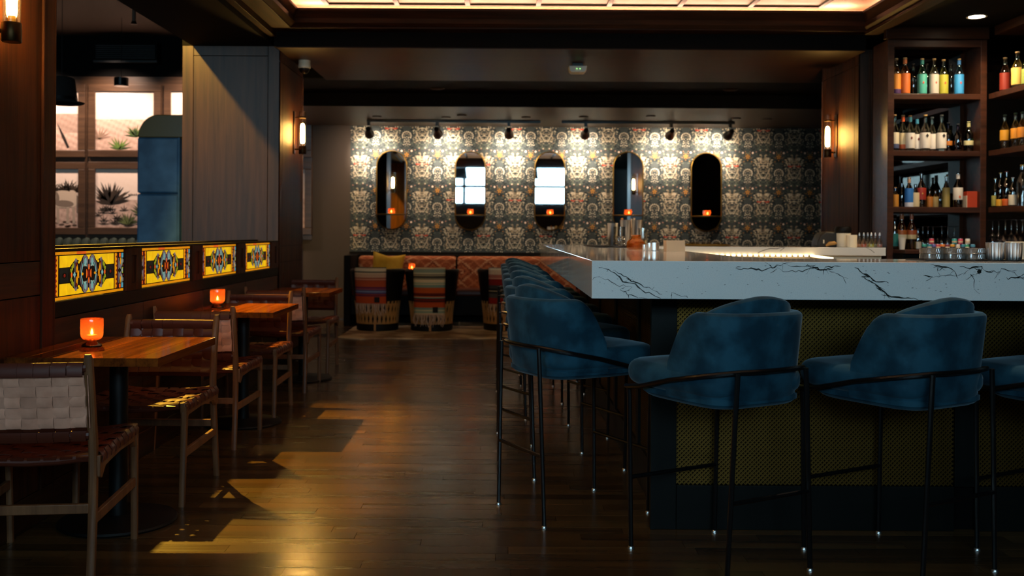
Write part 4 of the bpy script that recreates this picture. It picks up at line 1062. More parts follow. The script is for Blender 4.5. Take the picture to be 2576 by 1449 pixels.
for a, b in zip(segs[:-1], segs[1:]):
    mb_ = MB(); nu = int((b-a)/.022); nv = 26
    def fn(u, v, a=a, b=b):
        x = lerp(a+.012, b-.012, u); ee = min(1, min(u, 1-u)*(b-a)/.05); rnd = math.sqrt(max(0, 1-(1-ee)**2))
        s = v*1.0
        if s < .72: z = lerp(.47, .86, s/.72); y = -.03+.05*(s/.72)+(1-rnd)*.04
        else: q = (s-.72)/.28*math.pi/2; z = .86+.055*math.sin(q)*(.6+.4*rnd); y = .02+.12*(1-math.cos(q))+(1-rnd)*.04
        return (x-1.2, y-.06, z)
    mb_.grid(fn, nu, nv, lambda u, v, a=a, b=b: kilim(lerp(a, b, u), lerp(.47, .97, v)))
    mb_.build('backrest', 'kilim', bn, angle=1.2)
    bx('seat_cushion', a+.008-1.2, b-.008-1.2, 13.12-13.7, 13.62-13.7, .40, .485, 'leather_brown', bn, .025)
    bx('front_panel', a-1.2, b-1.2, 13.16-13.7, 13.2-13.7, .15, .398, 'dark_fabric', bn)
bx('back_frame', bx_l-.1-1.2, 3.4, .1, .39, .0, .93, 'dark_trim', bn)
bx('plinth', bx_l-1.2, 3.4, 13.66-13.7, .1, 0.0, .10, 'dark_trim', bn)
bx('end_panel', bx_l-.1-1.2, bx_l-.01-1.2, -.58, .09, 0, .93, 'dark_trim', bn, .01)
# mustard cushion
px_, pz_ = at(975, 668, 13.42)
mb_ = MB()
def pil(u, v):
    a, b = 2*u-1, 2*v-1; pin = 1-.10*(1-abs(a))*abs(b)**2-.0
    x = a*.22*(1-.10*(1-b*b)); z = b*.235*(1-.08*(1-a*a))
    z += (.035*(abs(a)-.45) if b > 0 else 0)*max(0, b)
    return x, z, (max(0, (1-a**4)*(1-b**4)))**.5
mb_.grid(lambda u, v: (pil(u, v)[0], -.075*pil(u, v)[2]-.008*math.sin(9*u+4*v)*pil(u, v)[2], pil(u, v)[1]), 24, 24)
mb_.grid(lambda u, v: (pil(u, v)[0], .06*pil(u, v)[2], pil(u, v)[1]), 24, 24)
o = mb_.build('throw_pillow', 'mustard', None, (px_, 13.36, .485+.235), angle=2.0); o.rotation_euler = (R(-14), R(6), 0)
tag(o, 'mustard yellow throw pillow leaning on the kilim bench', 'pillow')
# small round table hidden behind the middle barrel chair, with candle
x, y = at(1068, 684, 12.85)[0], 12.85
t = thing('side_table', 'small dark round table behind the middle barrel chair', 'table', (x, y, 0))
MB().lathe([(.0, .70), (.27, .70), (.275, .71), (.275, .725), (.27, .73), (.0, .73)], 32).build('table_top', 'dark_trim', t)
MB().lathe([(.03, .02), (.03, .70)], 14).build('pedestal', 'cast_iron', t)
MB().lathe([(.0, 0), (.19, 0), (.19, .012), (.04, .03), (.0, .03)], 28).build('base', 'cast_iron', t)
make_candle('orange candle on the small table between the barrel chairs', (at(1036, 680, 12.85)[0], 12.85, .7305), 1.0, .4)

# ------------------------------------------------------------------ hide rug
mb_ = MB()
ra = [onz(px, py, .012) for px, py in ((850, 847), (905, 852), (980, 850), (1090, 852), (1200, 850), (1290, 849), (1420, 850), (1540, 846), (1535, 824), (1500, 812), (1400, 815), (1310, 811), (1245, 816), (1190, 808), (1140, 806), (1105, 813), (1040, 813), (990, 812), (950, 815), (905, 816), (890, 822), (870, 836))]
ra = [(x, y) for x, y in ra]
cxr = sum(p[0] for p in ra)/len(ra); cyr = sum(p[1] for p in ra)/len(ra)
MB().prism([(x-cxr, y-cyr) for x, y in ra], lambda u, v, a: (u, v, a), .0005, .013).build('hide_rug', 'rug_hide', None, (cxr, cyr, 0), smooth=False)
tag(bpy.data.objects['hide_rug'], 'pale irregular hide rug under the barrel chairs', 'rug')

# ------------------------------------------------------------------ barrel chairs (open side faces the bench, +y)
def make_barrel(label, loc):
    t = thing('barrel_chair', label, 'chair', loc, 0, 'black leather barrel chairs with cedar slats')
    MB().lathe([(.255, .0), (.262, .01), (.262, .085), (.255, .095), (.235, .095), (.235, .0)], 32).build('base_ring', 'leather_black', t)
    bx('base_tab', -.012, .012, -.268, -.258, 0.005, .155, 'cedar', t)
    MB().lathe([(.0, .33), (.27, .33), (.285, .345), (.285, .385), (.27, .40), (.0, .405)], 32).build('seat', 'leather_black', t)
    # upper barrel back with lower front opening
    mb_ = MB()
    def rim(a): return .755-.12*max(0, math.sin(a))**1.2
    def fo(u, v):
        a = 2*math.pi*u; z1 = rim(a); r0, r1 = .292, .345
        if v < .46: q = v/.46; r_ = lerp(r0, r1, q); z = lerp(.37, z1, q)
        elif v < .54: q = (v-.46)/.08; r_ = r1-.045*q; z = z1+.018*math.sin(math.pi*q)
        else: q = (v-.54)/.46; r_ = lerp(r1-.045, r0-.045, q); z = lerp(z1, .37, q)
        return (r_*math.cos(a), r_*math.sin(a), z)
    mb_.grid(fo, 40, 24, closed_u=True); mb_.build('barrel_back', 'leather_black', t, angle=1.5)
    n = 30; sl = MB().obox((0, 0, 0), (0, 0, 1), .028, .006, up=(0, 1, 0)).mesh('slat', 'cedar', smooth=False)
    for layer in (1, -1):
        for k in range(n):
            a = 2*math.pi*(k+.25*layer)/n
            if math.sin(a) > .5: continue
            p = Vector((.258*math.cos(a), .258*math.sin(a), .085)); b = a+layer*.26*(1 if layer > 0 else .8)
            rq = .288 if layer > 0 else .280; q = Vector((rq*math.cos(b), rq*math.sin(b), .385))
            d = q-p; rot = d.to_track_quat('Z', 'Y'); o_ = inst('slat', sl, t, p, (0, 0, 0), (1, 1, d.length))
            ax = d.normalized(); rad = Vector((math.cos((a+b)/2), math.sin((a+b)/2), 0)); xx = rad.cross(ax).normalized(); yy = ax.cross(xx)
            mtx = Matrix((xx, yy, ax)).transposed(); o_.rotation_euler = mtx.to_euler()
    return t
def floor_at(px, py): return onz(px, py, 0)
eq = [(943, 836), (1082, 837), (1268, 836)]
EX = []
for (px, py), nm in zip(eq, ('leftmost barrel chair with an orange striped blanket over its back', 'middle barrel chair with a green-edged striped blanket over its back', 'right barrel chair half hidden by the stools, red striped blanket over it')):
    x, y = floor_at(px, py); y += .262; EX.append((x, y))
b0 = make_barrel('black leather and cedar slat ' + 'leftmost barrel chair with orange striped blanket', (*EX[0], .0135))
copy_thing(b0, (*EX[1], .0135), 0, 'black leather and cedar slat barrel chair in the middle with green-edged blanket', 'black leather barrel chairs with cedar slats')
copy_thing(b0, (*EX[2], .0135), 0, 'black leather and cedar slat barrel chair half hidden by the stools', 'black leather barrel chairs with cedar slats')
# striped blankets hung over the backs
def blanket(label, cx_, cy_, off, w, zend, stripes, fringe, tagpos):
    """stripes: list of (fraction, colour hex) from the crest down the outside"""
    t = thing('striped_blanket', label, 'blanket', (cx_, cy_, 0), 0, 'striped blankets on the barrel chairs')
    acc = []; s = 0
    for f_, c in stripes: acc.append((s, s+f_, hx(c))); s += f_
    def colr(q):
        q *= s
        for a, b, c in acc:
            if a <= q < b: return c
        return acc[-1][2]
    mb_ = MB(); nv = 90; nu = 14; zt = .755+.0135
    def pos(u, v):
        x0 = off+(u-.5)*w
        wob = .006*math.sin(u*9+v*3)+.004*math.sin(v*14+u*4)
        if v < .12:       # inside and over the crest
            q = v/.12*math.pi; rr_ = .036; base = .322
            ra_ = base+rr_*-math.cos(q)*1.0; z = zt+.002+rr_*math.sin(q)*.9-(.06*(1-v/.12) if v < .06 else 0)
        else:
            q = (v-.12)/.88; z = lerp(zt, zend, q); ra_ = lerp(.358, .318, min(1, q*(zt-zend)/.40))+.006*math.sin(q*9+u*5)*.4
        x = x0*(1-.03*v); y = -math.sqrt(max(.001, ra_**2-min(x*x, ra_**2*.9)))-.004+wob*.4
        return (x, y, z)
    mb_.grid(pos, nu, nv, lambda u, v: colr(min(.9999, max(0, (v-.02)/.98))))
    o_ = mb_.build('cloth', 'woven', t, angle=2.0)
    so = o_.modifiers.new('thick', 'SOLIDIFY'); so.thickness = .006; so.offset = 1
    fr = MB(); rf = random.Random(int(cx_*100)); 
    for k in range(34):
        u = (k+.5)/34; p = Vector(pos(u, 1.0)); L = rf.uniform(.10, .16); dx, dx2 = rf.uniform(-.02, .02), rf.uniform(-.03, .03)
        c = mixc(hx(fringe), hx('#8a6f5c'), rf.random()*.5)
        fr.tube([p+Vector((0, -.002, .004)), p+Vector((dx, -.006, -L*.5)), p+Vector((dx2, .004+.02*(L-.1)*5, -L))], [.004, .004, .0025], 5, col=c)
    stuff(fr.build('fringe', 'woven', t))
    if tagpos:
        p = Vector(pos(*tagpos)); bx('patch', p.x-.033, p.x+.033, p.y-.012, p.y-.008, p.z-.035, p.z+.035, 'dark_fabric', t)
    return t
blanket('orange striped serape blanket on the leftmost barrel chair', *EX[0], -.055, .395, .36,
        [(.5, '#4a463e'), (.35, '#d8c6a8'), (.25, '#4a463e'), (.25, '#d8b898'), (.7, '#c9a288'), (.15, '#8e3a2c'), (.3, '#c9866a'), (.12, '#8e3a2c'), (1.1, '#b4502f'), (.15, '#6a2a48'), (.25, '#7c3a5a'), (.12, '#b4502f'), (.2, '#6a5470'), (.12, '#2f3b62'), (.2, '#7f8fb0'), (.1, '#2f3b62'), (.25, '#5d4a72'), (.2, '#8e3a2c'), (.25, '#6a2a48'), (1.3, '#bb4c24')], '#d8b8a4', (.72, .90))
blanket('sage and orange striped serape blanket on the middle barrel chair', *EX[1], -.01, .39, .225,
        [(.4, '#9c9a7c'), (.3, '#d3bb92'), (.4, '#8f957c'), (.3, '#c9b48c'), (.1, '#2c241c'), (.12, '#b39a74'), (.42, '#4a4034'), (.1, '#b39a74'), (.1, '#2c241c'), (.5, '#d8bb90'), (.18, '#8f9a80'), (.18, '#c9b48c'), (.5, '#7d8f7c'), (.9, '#c2521f'), (.15, '#5a1c18'), (.15, '#8a2c20'), (.12, '#2c1c18'), (.2, '#c2521f'), (.2, '#9aa08c'), (.2, '#2c1c18'), (.2, '#8a2c20'), (.15, '#2c1c18'), (.2, '#8a2c20'), (.8, '#bb4c20'), (.4, '#7d8f7c'), (.15, '#c9b48c'), (.35, '#8f9a80'), (.3, '#c9a888')], '#d8b8a0', (.70, .90))
blanket('red and black striped serape blanket on the barrel chair behind the stools', *EX[2], .0, .39, .355,
        [(.3, '#4a463e'), (.2, '#d8c6a8'), (.6, '#c9a888'), (.12, '#8e2c22'), (.15, '#c9866a'), (.12, '#8e2c22'), (.2, '#c9866a'), (.9, '#7c1f1a'), (.5, '#3a3a3a'), (.3, '#1f1f1f'), (.15, '#b8a078'), (.3, '#1f1f1f'), (.6, '#4a4a48'), (.9, '#8c2418')], '#d8b8a0', None)
# ------------------------------------------------------------------ back-bar shelving
YS = 8.3; sx0 = at(2233, 300, YS)[0]; sx1 = at(2482, 300, YS)[0]; in0 = at(2249, 300, YS)[0]; in1 = at(2467, 300, YS)[0]
SH = [at(2355, 236, YS)[1], at(2355, 379, YS)[1], at(2355, 521, YS)[1]]; ZC = 1.125
ztop = at(2355, 118, YS)[1]; SD = .30
su = thing('back_bar_shelf', 'tall dark wood bottle shelf unit facing us, right of the oak column', 'shelf', (sx0, YS, 0))
def sb(nm, x0, x1, y0, y1, z0, z1, mt, bev=.002): return bx(nm, x0-sx0, x1-sx0, y0-YS, y1-YS, z0, z1, mt, su, bev)
sb('side_panel', sx0, in0, YS, YS+SD+.03, 0, ztop+.06, 'shelf_wood'); sb('side_panel', in1, sx1, YS, YS+SD+.03, 0, ztop+.06, 'shelf_wood')
for z in SH: sb('shelf_board', in0, in1, YS+.006, YS+SD, z-.045, z, 'shelf_wood')
sb('head_rail', in0, in1, YS, YS+.03, ztop, ztop+.06, 'shelf_wood'); sb('top_board', in0, in1, YS+.03, YS+SD, ztop+.03, ztop+.06, 'shelf_wood')
sb('cornice', sx0-.03, sx1, YS-.04, YS+.02, ztop+.06, 2.98, 'oak_x', .004)
mx = at(2415, 300, YS+SD)[0]
sb('mirror_back', in0, mx, YS+SD, YS+SD+.01, ZC, ztop, 'dark_mirror', 0); sb('back_panel', mx, in1, YS+SD, YS+SD+.02, ZC, ztop, 'oak_v', 0)
sb('shelf_standard', at(2438, 300, YS+SD)[0]-.006, at(2438, 300, YS+SD)[0]+.006, YS+SD-.006, YS+SD-.001, ZC, ztop-.1, 'brass', 0)
sb('counter_board', in0, in1, YS-.25, YS+SD, ZC-.03, ZC, 'shelf_wood'); sb('cabinet', in0, in1, YS-.2, YS+SD, 0, ZC-.031, 'bar_paint')
# unit along the right wall
XR = sx1+.012
ru = thing('side_bottle_shelf', 'dark wood bottle shelf receding along the right edge', 'shelf', (XR, 7.0, 0))
def rb(nm, x0, x1, y0, y1, z0, z1, mt, bev=.002): return bx(nm, x0-XR, x1-XR, y0-7.0, y1-7.0, z0, z1, mt, ru, bev)
for z in SH: rb('shelf_board', XR, XR+.32, 5.6, 8.29, z-.045, z, 'shelf_wood')
rb('back_panel', XR+.32, XR+.34, 5.6, 8.29, ZC, 2.9, 'black_core', 0); rb('mirror_back', XR+.31, XR+.32, 5.6, 8.2, ZC, 2.8, 'dark_mirror', 0)
rb('counter_board', XR-.02, XR+.31, 5.6, 8.05, ZC-.03, ZC, 'shelf_wood'); rb('cabinet', XR, XR+.31, 5.6, 8.05, 0, ZC-.031, 'bar_paint')
rb('end_panel', XR, XR+.32, 5.57, 5.6, 0, 2.9, 'shelf_wood')
rb('cornice', XR, XR+.34, 5.57, 8.2, 2.90, 2.975, 'oak_y')

# ------------------------------------------------------------------ bottles
LM = {}
def cmat(hexc, rough=.55):
    k = 'paint_'+hexc.lstrip('#')
    if k not in M: pmat(k, hx(hexc), rough)
    return k
def bottle(label, loc, h, r_, glass, lab=None, neck=None, cap=None, band=None, shoulder=.62, mark=None, group='bottles on the back bar', cat='bottle', liquid=None, sq=False, lspan=(.10, .50)):
    t = thing('liquor_bottle', label, cat, loc, random.uniform(-.15, .15), group)
    n = 4 if sq else 18; ns = shoulder*h; rn = r_*.36
    pr = [(.0, 0), (r_*.9, 0), (r_, .006), (r_, ns*.92), (r_*.93, ns), (r_*.62, ns+.10*h), (rn*1.08, ns+.17*h), (rn, ns+.20*h), (rn, h*.95), (rn*1.15, h*.955), (rn*1.15, h*.975), (rn*.9, h*.98)]
    MB().lathe(pr, 18).build('bottle_body', glass, t)
    if lab: MB().lathe([(r_+.0012, h*lspan[0]), (r_+.0016, h*lspan[0]+.002), (r_+.0016, h*lspan[1]), (r_+.0012, h*lspan[1]+.002)], 18).build('label', cmat(lab), t)
    if band: MB().lathe([(r_+.0014, h*lspan[0]-.002), (r_+.0019, h*lspan[0]), (r_+.0019, h*lspan[0]+.035)], 18).build('label_band', cmat(band), t)
    if neck: MB().lathe([(rn+.0012, ns+.22*h), (rn+.0012, h*.97)], 14).build('neck_seal', cmat(neck), t)
    MB().lathe([(0, h*.955), (rn*.95, h*.955), (rn*1.1, h*.96), (rn*1.1, h), (0, h)], 14).build('stopper', cmat(cap) if cap else 'cork', t)
    if mark:
        c, zz, ss = mark
        MB().prism([(-ss, 0), (0, -ss*1.6), (ss, 0), (0, ss*1.6)], lambda u, v, a: (u, a, v+h*zz), -r_-.0042, -r_+.004).build('printed_mark', cmat(c), t)
    return t
def shx(px, yoff=.10): return at(px, 300, YS+yoff)[0]
def hpx(npx, y): return npx/F*y
CG, DG = 'bottle_glass', 'dark_glass'
row1 = [(2254, 92, .036, CG, '#d98a2c', None, '#4a2a5a', 'purple and orange labelled bottle at the left end of the top shelf'),
        (2276, 94, .040, CG, '#c8641f', '#c8703a', None, 'orange labelled bottle with orange neck on the top shelf'),
        (2319, 92, .037, CG, '#3f9a8e', '#2f7f78', None, 'teal labelled bottle on the top shelf'),
        (2349, 92, .038, CG, '#b4aaa0', None, None, 'pale grey labelled bottle on the top shelf'),
        (2373, 90, .036, CG, '#9c9a2c', None, None, 'lime green labelled bottle on the top shelf'),
        (2412, 92, .037, CG, '#2f8ac8', '#3f7fc0', None, 'bright blue labelled bottle on the top shelf')]
for i, (px, hp, r_, g, lab, neck, band, lbl) in enumerate(row1):
    bottle(lbl, (shx(px, .09), YS+.09, SH[0]), hpx(hp, YS+.09), r_, g, lab, neck, None, band, mark=('#b8402a', .33, .008) if i > 1 else None, lspan=(.04, .56))
for px, wh in ((2297, 'between the orange and teal labels'), (2331, 'between the teal and grey labels'), (2392, 'between the lime and blue labels')): bottle('plain clear bottle at the back of the top shelf, '+wh, (shx(px, .21), YS+.21, SH[0]), hpx(84, YS+.21), .032, CG, None, None, '#2a2018', group='plain clear bottles at the back of the top shelf')
row2 = [(2251, 92, .034, CG, '#e6d8b8', None, '#50587a', None, 'cream labelled bottle with blue band at the left end of the second shelf'),
        (2272, 92, .036, CG, '#e8d3a6', '#d2561e', '#d2602a', None, 'cream labelled bottle with orange neck on the second shelf'),
        (2290, 90, .036, CG, '#e4ddd2', '#2f6f80', None, '#6a4a2a', 'white labelled bottle with dark teal neck on the second shelf'),
        (2307, 86, .034, CG, '#efe8de', '#3f8fb0', None, '#222222', 'white labelled bottle with light blue neck on the second shelf'),
        (2328, 92, .038, CG, '#ece4d8', None, None, '#d8b070', 'white labelled bottle with wide cork on the second shelf'),
        (2345, 88, .034, CG, '#e8e0d6', None, None, '#8a8a86', 'white labelled bottle with grey stopper on the second shelf'),
        (2369, 92, .037, CG, '#efe8dc', None, None, '#444444', 'white labelled bottle with black picture on the second shelf'),
        (2386, 74, .030, 'blue_glass', '#c8782a', None, None, '#222222', 'small dark blue bottle with orange seal on the second shelf'),
        (2410, 70, .031, 'blue_glass', None, None, None, '#3a3a3a', 'small plain dark blue bottle on the second shelf'),
        (2437, 77, .037, 'green_glass', '#d8cf9a', '#b8b27a', None, '#c8c28a', 'squat green bottle with pale label at the right of the second shelf')]
for i, (px, hp, r_, g, lab, neck, band, cap, lbl) in enumerate(row2):
    yo = .08 if i % 2 == 0 else .13
    bottle(lbl, (shx(px, yo), YS+yo, SH[1]), hpx(hp, YS+yo), r_, g, lab, neck, cap, band, shoulder=.60, mark=('#2a2622', .42, .012) if i in (4, 6) else ('#7a3a2a', .36, .009) if i in (2, 3) else None, lspan=(.08, .50) if i < 7 else (.22, .36))
row3 = [(2254, 50, .024, CG, '#c8862a', None, None, '#c8862a', 'small clear bottle with yellow top on the third shelf'),
        (2270, 62, .026, DG, None, None, None, '#1a1a1a', 'dark unlabelled bottle on the third shelf'),
        (2288, 75, .034, DG, '#2670c0', '#c89a78', '#d8d8e0', '#c89a70', 'blue and white wrapped bottle on the third shelf'),
        (2304, 58, .033, DG, '#d8c49a', None, None, '#1a1a1a', 'dark bottle with round cream label on the third shelf'),
        (2319, 86, .036, DG, '#a02c1c', None, None, '#161616', 'dark bottle with red label on the third shelf'),
        (2340, 42, .024, 'gold_liquid', '#b06a22', None, None, '#5a3a1a', 'small amber labelled bottle on the third shelf'),
        (2354, 42, .024, 'gold_liquid', '#9a8350', None, None, '#5a3a1a', 'small tan labelled bottle on the third shelf'),
        (2365, 46, .022, DG, None, None, None, '#2a2018', 'small dark bottle behind the tan one on the third shelf'),
        (2381, 80, .030, DG, '#a08a4a', None, None, '#14140f', 'dark bottle with tan label on the third shelf'),
        (2411, 88, .038, DG, '#e6ddd0', '#e8e4dc', None, '#141414', 'dark bottle with white flowered label on the third shelf')]
for i, (px, hp, r_, g, lab, neck, band, cap, lbl) in enumerate(row3):
    yo = .09 if i not in (1, 7, 8) else .17
    bottle(lbl, (shx(px, yo), YS+yo, SH[2]), hpx(hp, YS+yo), r_, g, lab, neck, cap, band, shoulder=.60, mark=('#d8602a', .30, .009) if i == 9 else ('#c8a04a', .40, .006) if i == 4 else None, lspan=(.22, .56) if i in (4, 9) else (.02, .62))
x = shx(2443, .08)
t = thing('bottle_box', 'red carton standing at the right end of the third shelf', 'box', (x, YS+.09, SH[2]))
bx('carton', -.042, .042, -.04, .04, 0, .136, cmat('#b23a1a'), t, .002); bx('white_side', -.046, -.042, -.038, .038, .0, .10, cmat('#d8c8b4'), t)
row4 = [(2252, 78, .030, CG, '#2f8a80', None, None, '#2a2a2a', 'teal labelled bottle on the back counter, left corner'),
        (2270, 89, .040, 'gold_liquid', '#a8571f', '#b06a40', '#cfc2a4', '#8a4a2a', 'whiskey bottle with orange label on the back counter, behind a white cup'),
        (2295, 89, .038, 'gold_liquid', '#a04a1c', '#a05a3a', '#cbb88a', '#8a4a2a', 'whiskey bottle with orange label on the back counter, right of the white cup'),
        (2311, 52, .027, DG, '#c8bfae', None, None, '#141414', 'short dark bottle with white label on the back counter')]
for i, (px, hp, r_, g, lab, neck, band, cap, lbl) in enumerate(row4):
    yo = .12; bottle(lbl, (shx(px, yo), YS+yo, ZC), hpx(hp, YS+yo), r_, g, lab, neck, cap, band, lspan=(.04, .36) if i == 3 else (.30, .54) if i else (.1, .5))
o = MB().lathe([(.0, 0), (.021, 0), (.030, .10), (.028, .10), (.019, .004), (0, .004)], 18).build('paper_cup', 'white_plastic', None, (shx(2271, .02), YS+.02, ZC)); tag(o, 'white tapered cup in front of the whiskey bottle', 'cup')
cans = [(2327, '#2f9a8a'), (2340, '#2f7f90'), (2350, '#6a6ab0'), (2361, '#c84a4a'), (2373, '#d87a2a'), (2385, '#7a2f3a'), (2398, '#d89a2a'), (2411, '#e0d8d0'), (2424, '#3a8fa8'), (2434, '#2f9a70'), (2449, '#4a90b0')]
def can(lbl, px, z, c, cap):
    t = thing('small_can', lbl, 'can', (shx(px, .03), YS+.03, z), random.uniform(0, 3), 'colourful little cans on the back counter')
    MB().lathe([(0, 0), (.017, 0), (.0195, .004), (.0195, .040), (.0165, .045)], 14).build('can_body', cmat(c), t)
    MB().lathe([(.0198, .014), (.0198, .026)], 14).build('printed_band', cmat(cap), t)
    MB().lathe([(.0165, .045), (.0165, .047), (0, .046)], 14).build('lid', 'steel', t)
nm_ = ['teal', 'dark cyan', 'lavender', 'coral red', 'orange', 'maroon', 'golden', 'white', 'sky blue', 'green', 'steel blue']
for i, (px, c) in enumerate(cans): can('tiny %s can in the bottom row on the back counter' % nm_[i], px, ZC, c, '#e8d8c0' if i % 2 else '#3a3a4a')
for px, c, n_ in ((2345, '#c8405a', 'crimson'), (2403, '#3aa0a0', 'turquoise'), (2418, '#d04a6a', 'pink'), (2436, '#e8e0d4', 'cream')): can('tiny %s can stacked on top of the others' % n_, px, ZC+.0475, c, '#e8c8a0')
# stemmed glasses standing upside down
def wine_glass(lbl, x, y, z, s, grp):
    t = thing('wine_glass', lbl, 'glass', (x, y, z), 0, grp); t.scale = (s, s, s)
    MB().lathe([(.030, .0), (.036, .03), (.038, .055), (.030, .085), (.012, .105), (.006, .112)], 18).build('bowl', 'clear_glass', t)
    MB().lathe([(.006, .112), (.0035, .12), (.0035, .185), (.006, .190)], 10).build('stem', 'clear_glass', t)
    MB().lathe([(.006, .190), (.034, .196), (.034, .198), (.0, .198)], 18).build('foot', 'clear_glass', t)
for i, px in enumerate((2323, 2336, 2349, 2371, 2386, 2402)): wine_glass('upturned stemmed glass behind the little cans, %s from the left' % ['first', 'second', 'third', 'fourth', 'fifth', 'sixth', 'seventh'][i], shx(px, .20), YS+.20, ZC, 1.0, 'upturned glasses behind the cans')
# bottles along the right wall
def ry(px, xo): return (XR+xo)*F/(px-CX)
def rbottle(px, xo, z, hp, r_, *a, **k):
    y = ry(px, xo); return bottle(k.pop('lbl'), (XR+xo, y, z), hp/F*y, r_, *a, **k)
rbottle(2526, .10, SH[0], 89, .040, CG, '#8a2a1a', None, '#c8a070', lbl='red labelled bottle on the top side shelf', lspan=(.08, .55))
rbottle(2557, .10, SH[0], 95, .044, CG, '#d8b05a', None, '#d8b080', lbl='cream and gold labelled bottle on the top side shelf', lspan=(.12, .56))
rbottle(2580, .12, SH[0], 92, .036, CG, '#8a9a4a', None, '#3a4a2a', lbl='green labelled bottle at the right edge of the top side shelf')
for px, c, n_ in ((2526, '#d89a2a', 'nearest the corner'), (2553, '#d8902a', 'in the middle'), (2570, '#d8882a', 'at the right edge')):
    rbottle(px, .11, SH[1], 90, .035, CG, c, None, '#2f4a2a', lbl='amber-yellow labelled bottle on the second side shelf, '+n_, lspan=(.28, .56))
for px, hp, r_, g, c, cap, n_ in ((2503, 74, .028, CG, '#a8a050', '#b8a070', 'slim pale green bottle'), (2516, 88, .032, DG, '#d8a02a', '#a88a4a', 'dark bottle with yellow label'), (2531, 90, .032, DG, '#c85a1c', '#7a2a2a', 'dark bottle with orange label'), (2547, 74, .030, 'green_glass', '#d8d0bc', '#d8d0d0', 'green bottle with white label'), (2571, 105, .042, 'clear_glass', None, '#c8a040', 'tall cut glass decanter')):
    rbottle(px, .10, SH[2], hp, r_, g, c, None, cap, lbl=n_+' on the third side shelf', lspan=(.04, .22) if g == DG else (.06, .40))
for i, px in enumerate((2497, 2512, 2529, 2544, 2558, 2572)): wine_glass('upturned stemmed glass below the side shelves, %s from the corner' % ['first', 'second', 'third', 'fourth', 'fifth', 'sixth', 'seventh'][i], XR+.10+.06*(i % 2), ry(px, .10+.06*(i % 2)), ZC, 1.28, 'upturned glasses under the side shelves')

# ------------------------------------------------------------------ things on the bar counter
def onbar(px, py): x, y = onz(px, py, ZB); return (x, y, ZB+.0003)
def tin(lbl, loc, h, r0, r1, grp='steel shaker tins'):
    o = MB().lathe([(0, 0), (r0*.92, 0), (r0, .004), (r1, h-.003), (r1+.0015, h), (r1-.0015, h), (r0-.002, .006), (0, .006)], 24).build('shaker_tin', 'steel', None, loc); return tag(o, lbl, 'shaker', grp)
def px_h(n, loc): return n*loc[1]/F
# black mat under the left cluster
mb_ = MB(); a = onbar(1525, 621); 
l = onbar(1545, 619.5)
o = bx('bar_mat', -.20, .20, -.62, .42, 0, .004, 'leather_black'); o.location = (.90, 8.0, ZB+.0002); tag(o, 'black rubber bar mat under the shaker tins', 'mat'); zmat = .0045
def bar_thing(px, py, dz=zmat): p = onbar(px, py); return (p[0], p[1], ZB+dz)
tin('steel shaker tin, leftmost of the bar tools', bar_thing(1541, 619), .185, .036, .045)
tin('steel shaker tin standing behind the wooden tools', bar_thing(1572, 618), .215, .036, .045)
tin('steel shaker tin behind the tall mixing glass', bar_thing(1603, 618.5), .215, .036, .045)
t = thing('mixing_glass', 'cut-crystal mixing glass beside the left shaker tin', 'glass', bar_thing(1558, 619.5))
MB().lathe([(0, 0), (.040, 0), (.044, .004), (.047, .155), (.045, .155), (.042, .010), (0, .010)], 28).build('glass_body', 'clear_glass', t)
dm = MB()
for k in range(18):
    for j in range(4):
        a = 2*math.pi*(k+.5*(j % 2))/18; z = .014+j*.019; r_ = .0455; ca, sa = math.cos(a), math.sin(a); w_ = .0075
        dm.add([(r_*ca-w_*sa, r_*sa+w_*ca, z), (r_*ca+w_*sa, r_*sa-w_*ca, z), (r_*ca, r_*sa, z+.011), (r_*ca, r_*sa, z-.011), ((r_+.004)*ca, (r_+.004)*sa, z)], [(0, 2, 4), (2, 1, 4), (1, 3, 4), (3, 0, 4)])
stuff(dm.build('cut_facets', 'cut_glass', t, smooth=False))
p = bar_thing(1585, 617); t = thing('tool_jar', 'glass jar holding wooden pegs, tongs and bar spoons', 'jar', p)
MB().lathe([(0, 0), (.045, 0), (.048, .004), (.048, .15), (.046, .15), (.045, .008), (0, .008)], 28).build('glass_body', 'clear_glass', t)
wtool = [((-.02, 0, .01), (-.075, -.01, .235), .007, '#c8782a', 'wooden muddler leaning left in the tool jar'), ((.01, .01, .01), (-.005, .02, .22), .006, '#8a6a4a', 'brown bar spoon upright in the tool jar'), ((.0, -.01, .01), (.035, -.02, .235), .006, '#d8b890', 'pale wooden clothes peg in the tool jar'), ((.02, .0, .01), (.012, .0, .23), .006, '#c8a880', 'tan wooden tongs in the tool jar')]
for a, b, r_, c, lbl in wtool:
    o = MB().obox(a, b, r_*1.6, r_*.9, up=(0, 1, 0), w2=r_*3, h2=r_).build('bar_tool', cmat(c), None, p, bevel=.002); tag(o, lbl, 'bar tool', 'tools standing in the jar')
t = thing('glass_tumbler', 'tall clear mixing glass with amber gleam, behind the amber decanter', 'glass', bar_thing(1617, 620))
MB().lathe([(0, 0), (.032, 0), (.034, .004), (.040, .145), (.038, .145), (.032, .008), (0, .008)], 24).build('glass_body', 'clear_glass', t)
MB().lathe([(0, .009), (.031, .009), (.034, .05), (0, .05)], 24).build('amber_liquid', 'gold_liquid', t)
p = onbar(1600, 627); t = thing('amber_decanter', 'squat amber glass decanter with wide collar on the bar', 'decanter', p)
MB().lathe([(0, 0), (.050, 0), (.062, .004), (.064, .010), (.064, .040), (.058, .052), (.050, .060), (.036, .070), (.034, .074), (.034, .092), (.038, .096), (.036, .096), (.031, .075), (.05, .055), (.058, .012), (0, .008)], 10).build('glass_body', 'amber_glass', t, angle=.3)
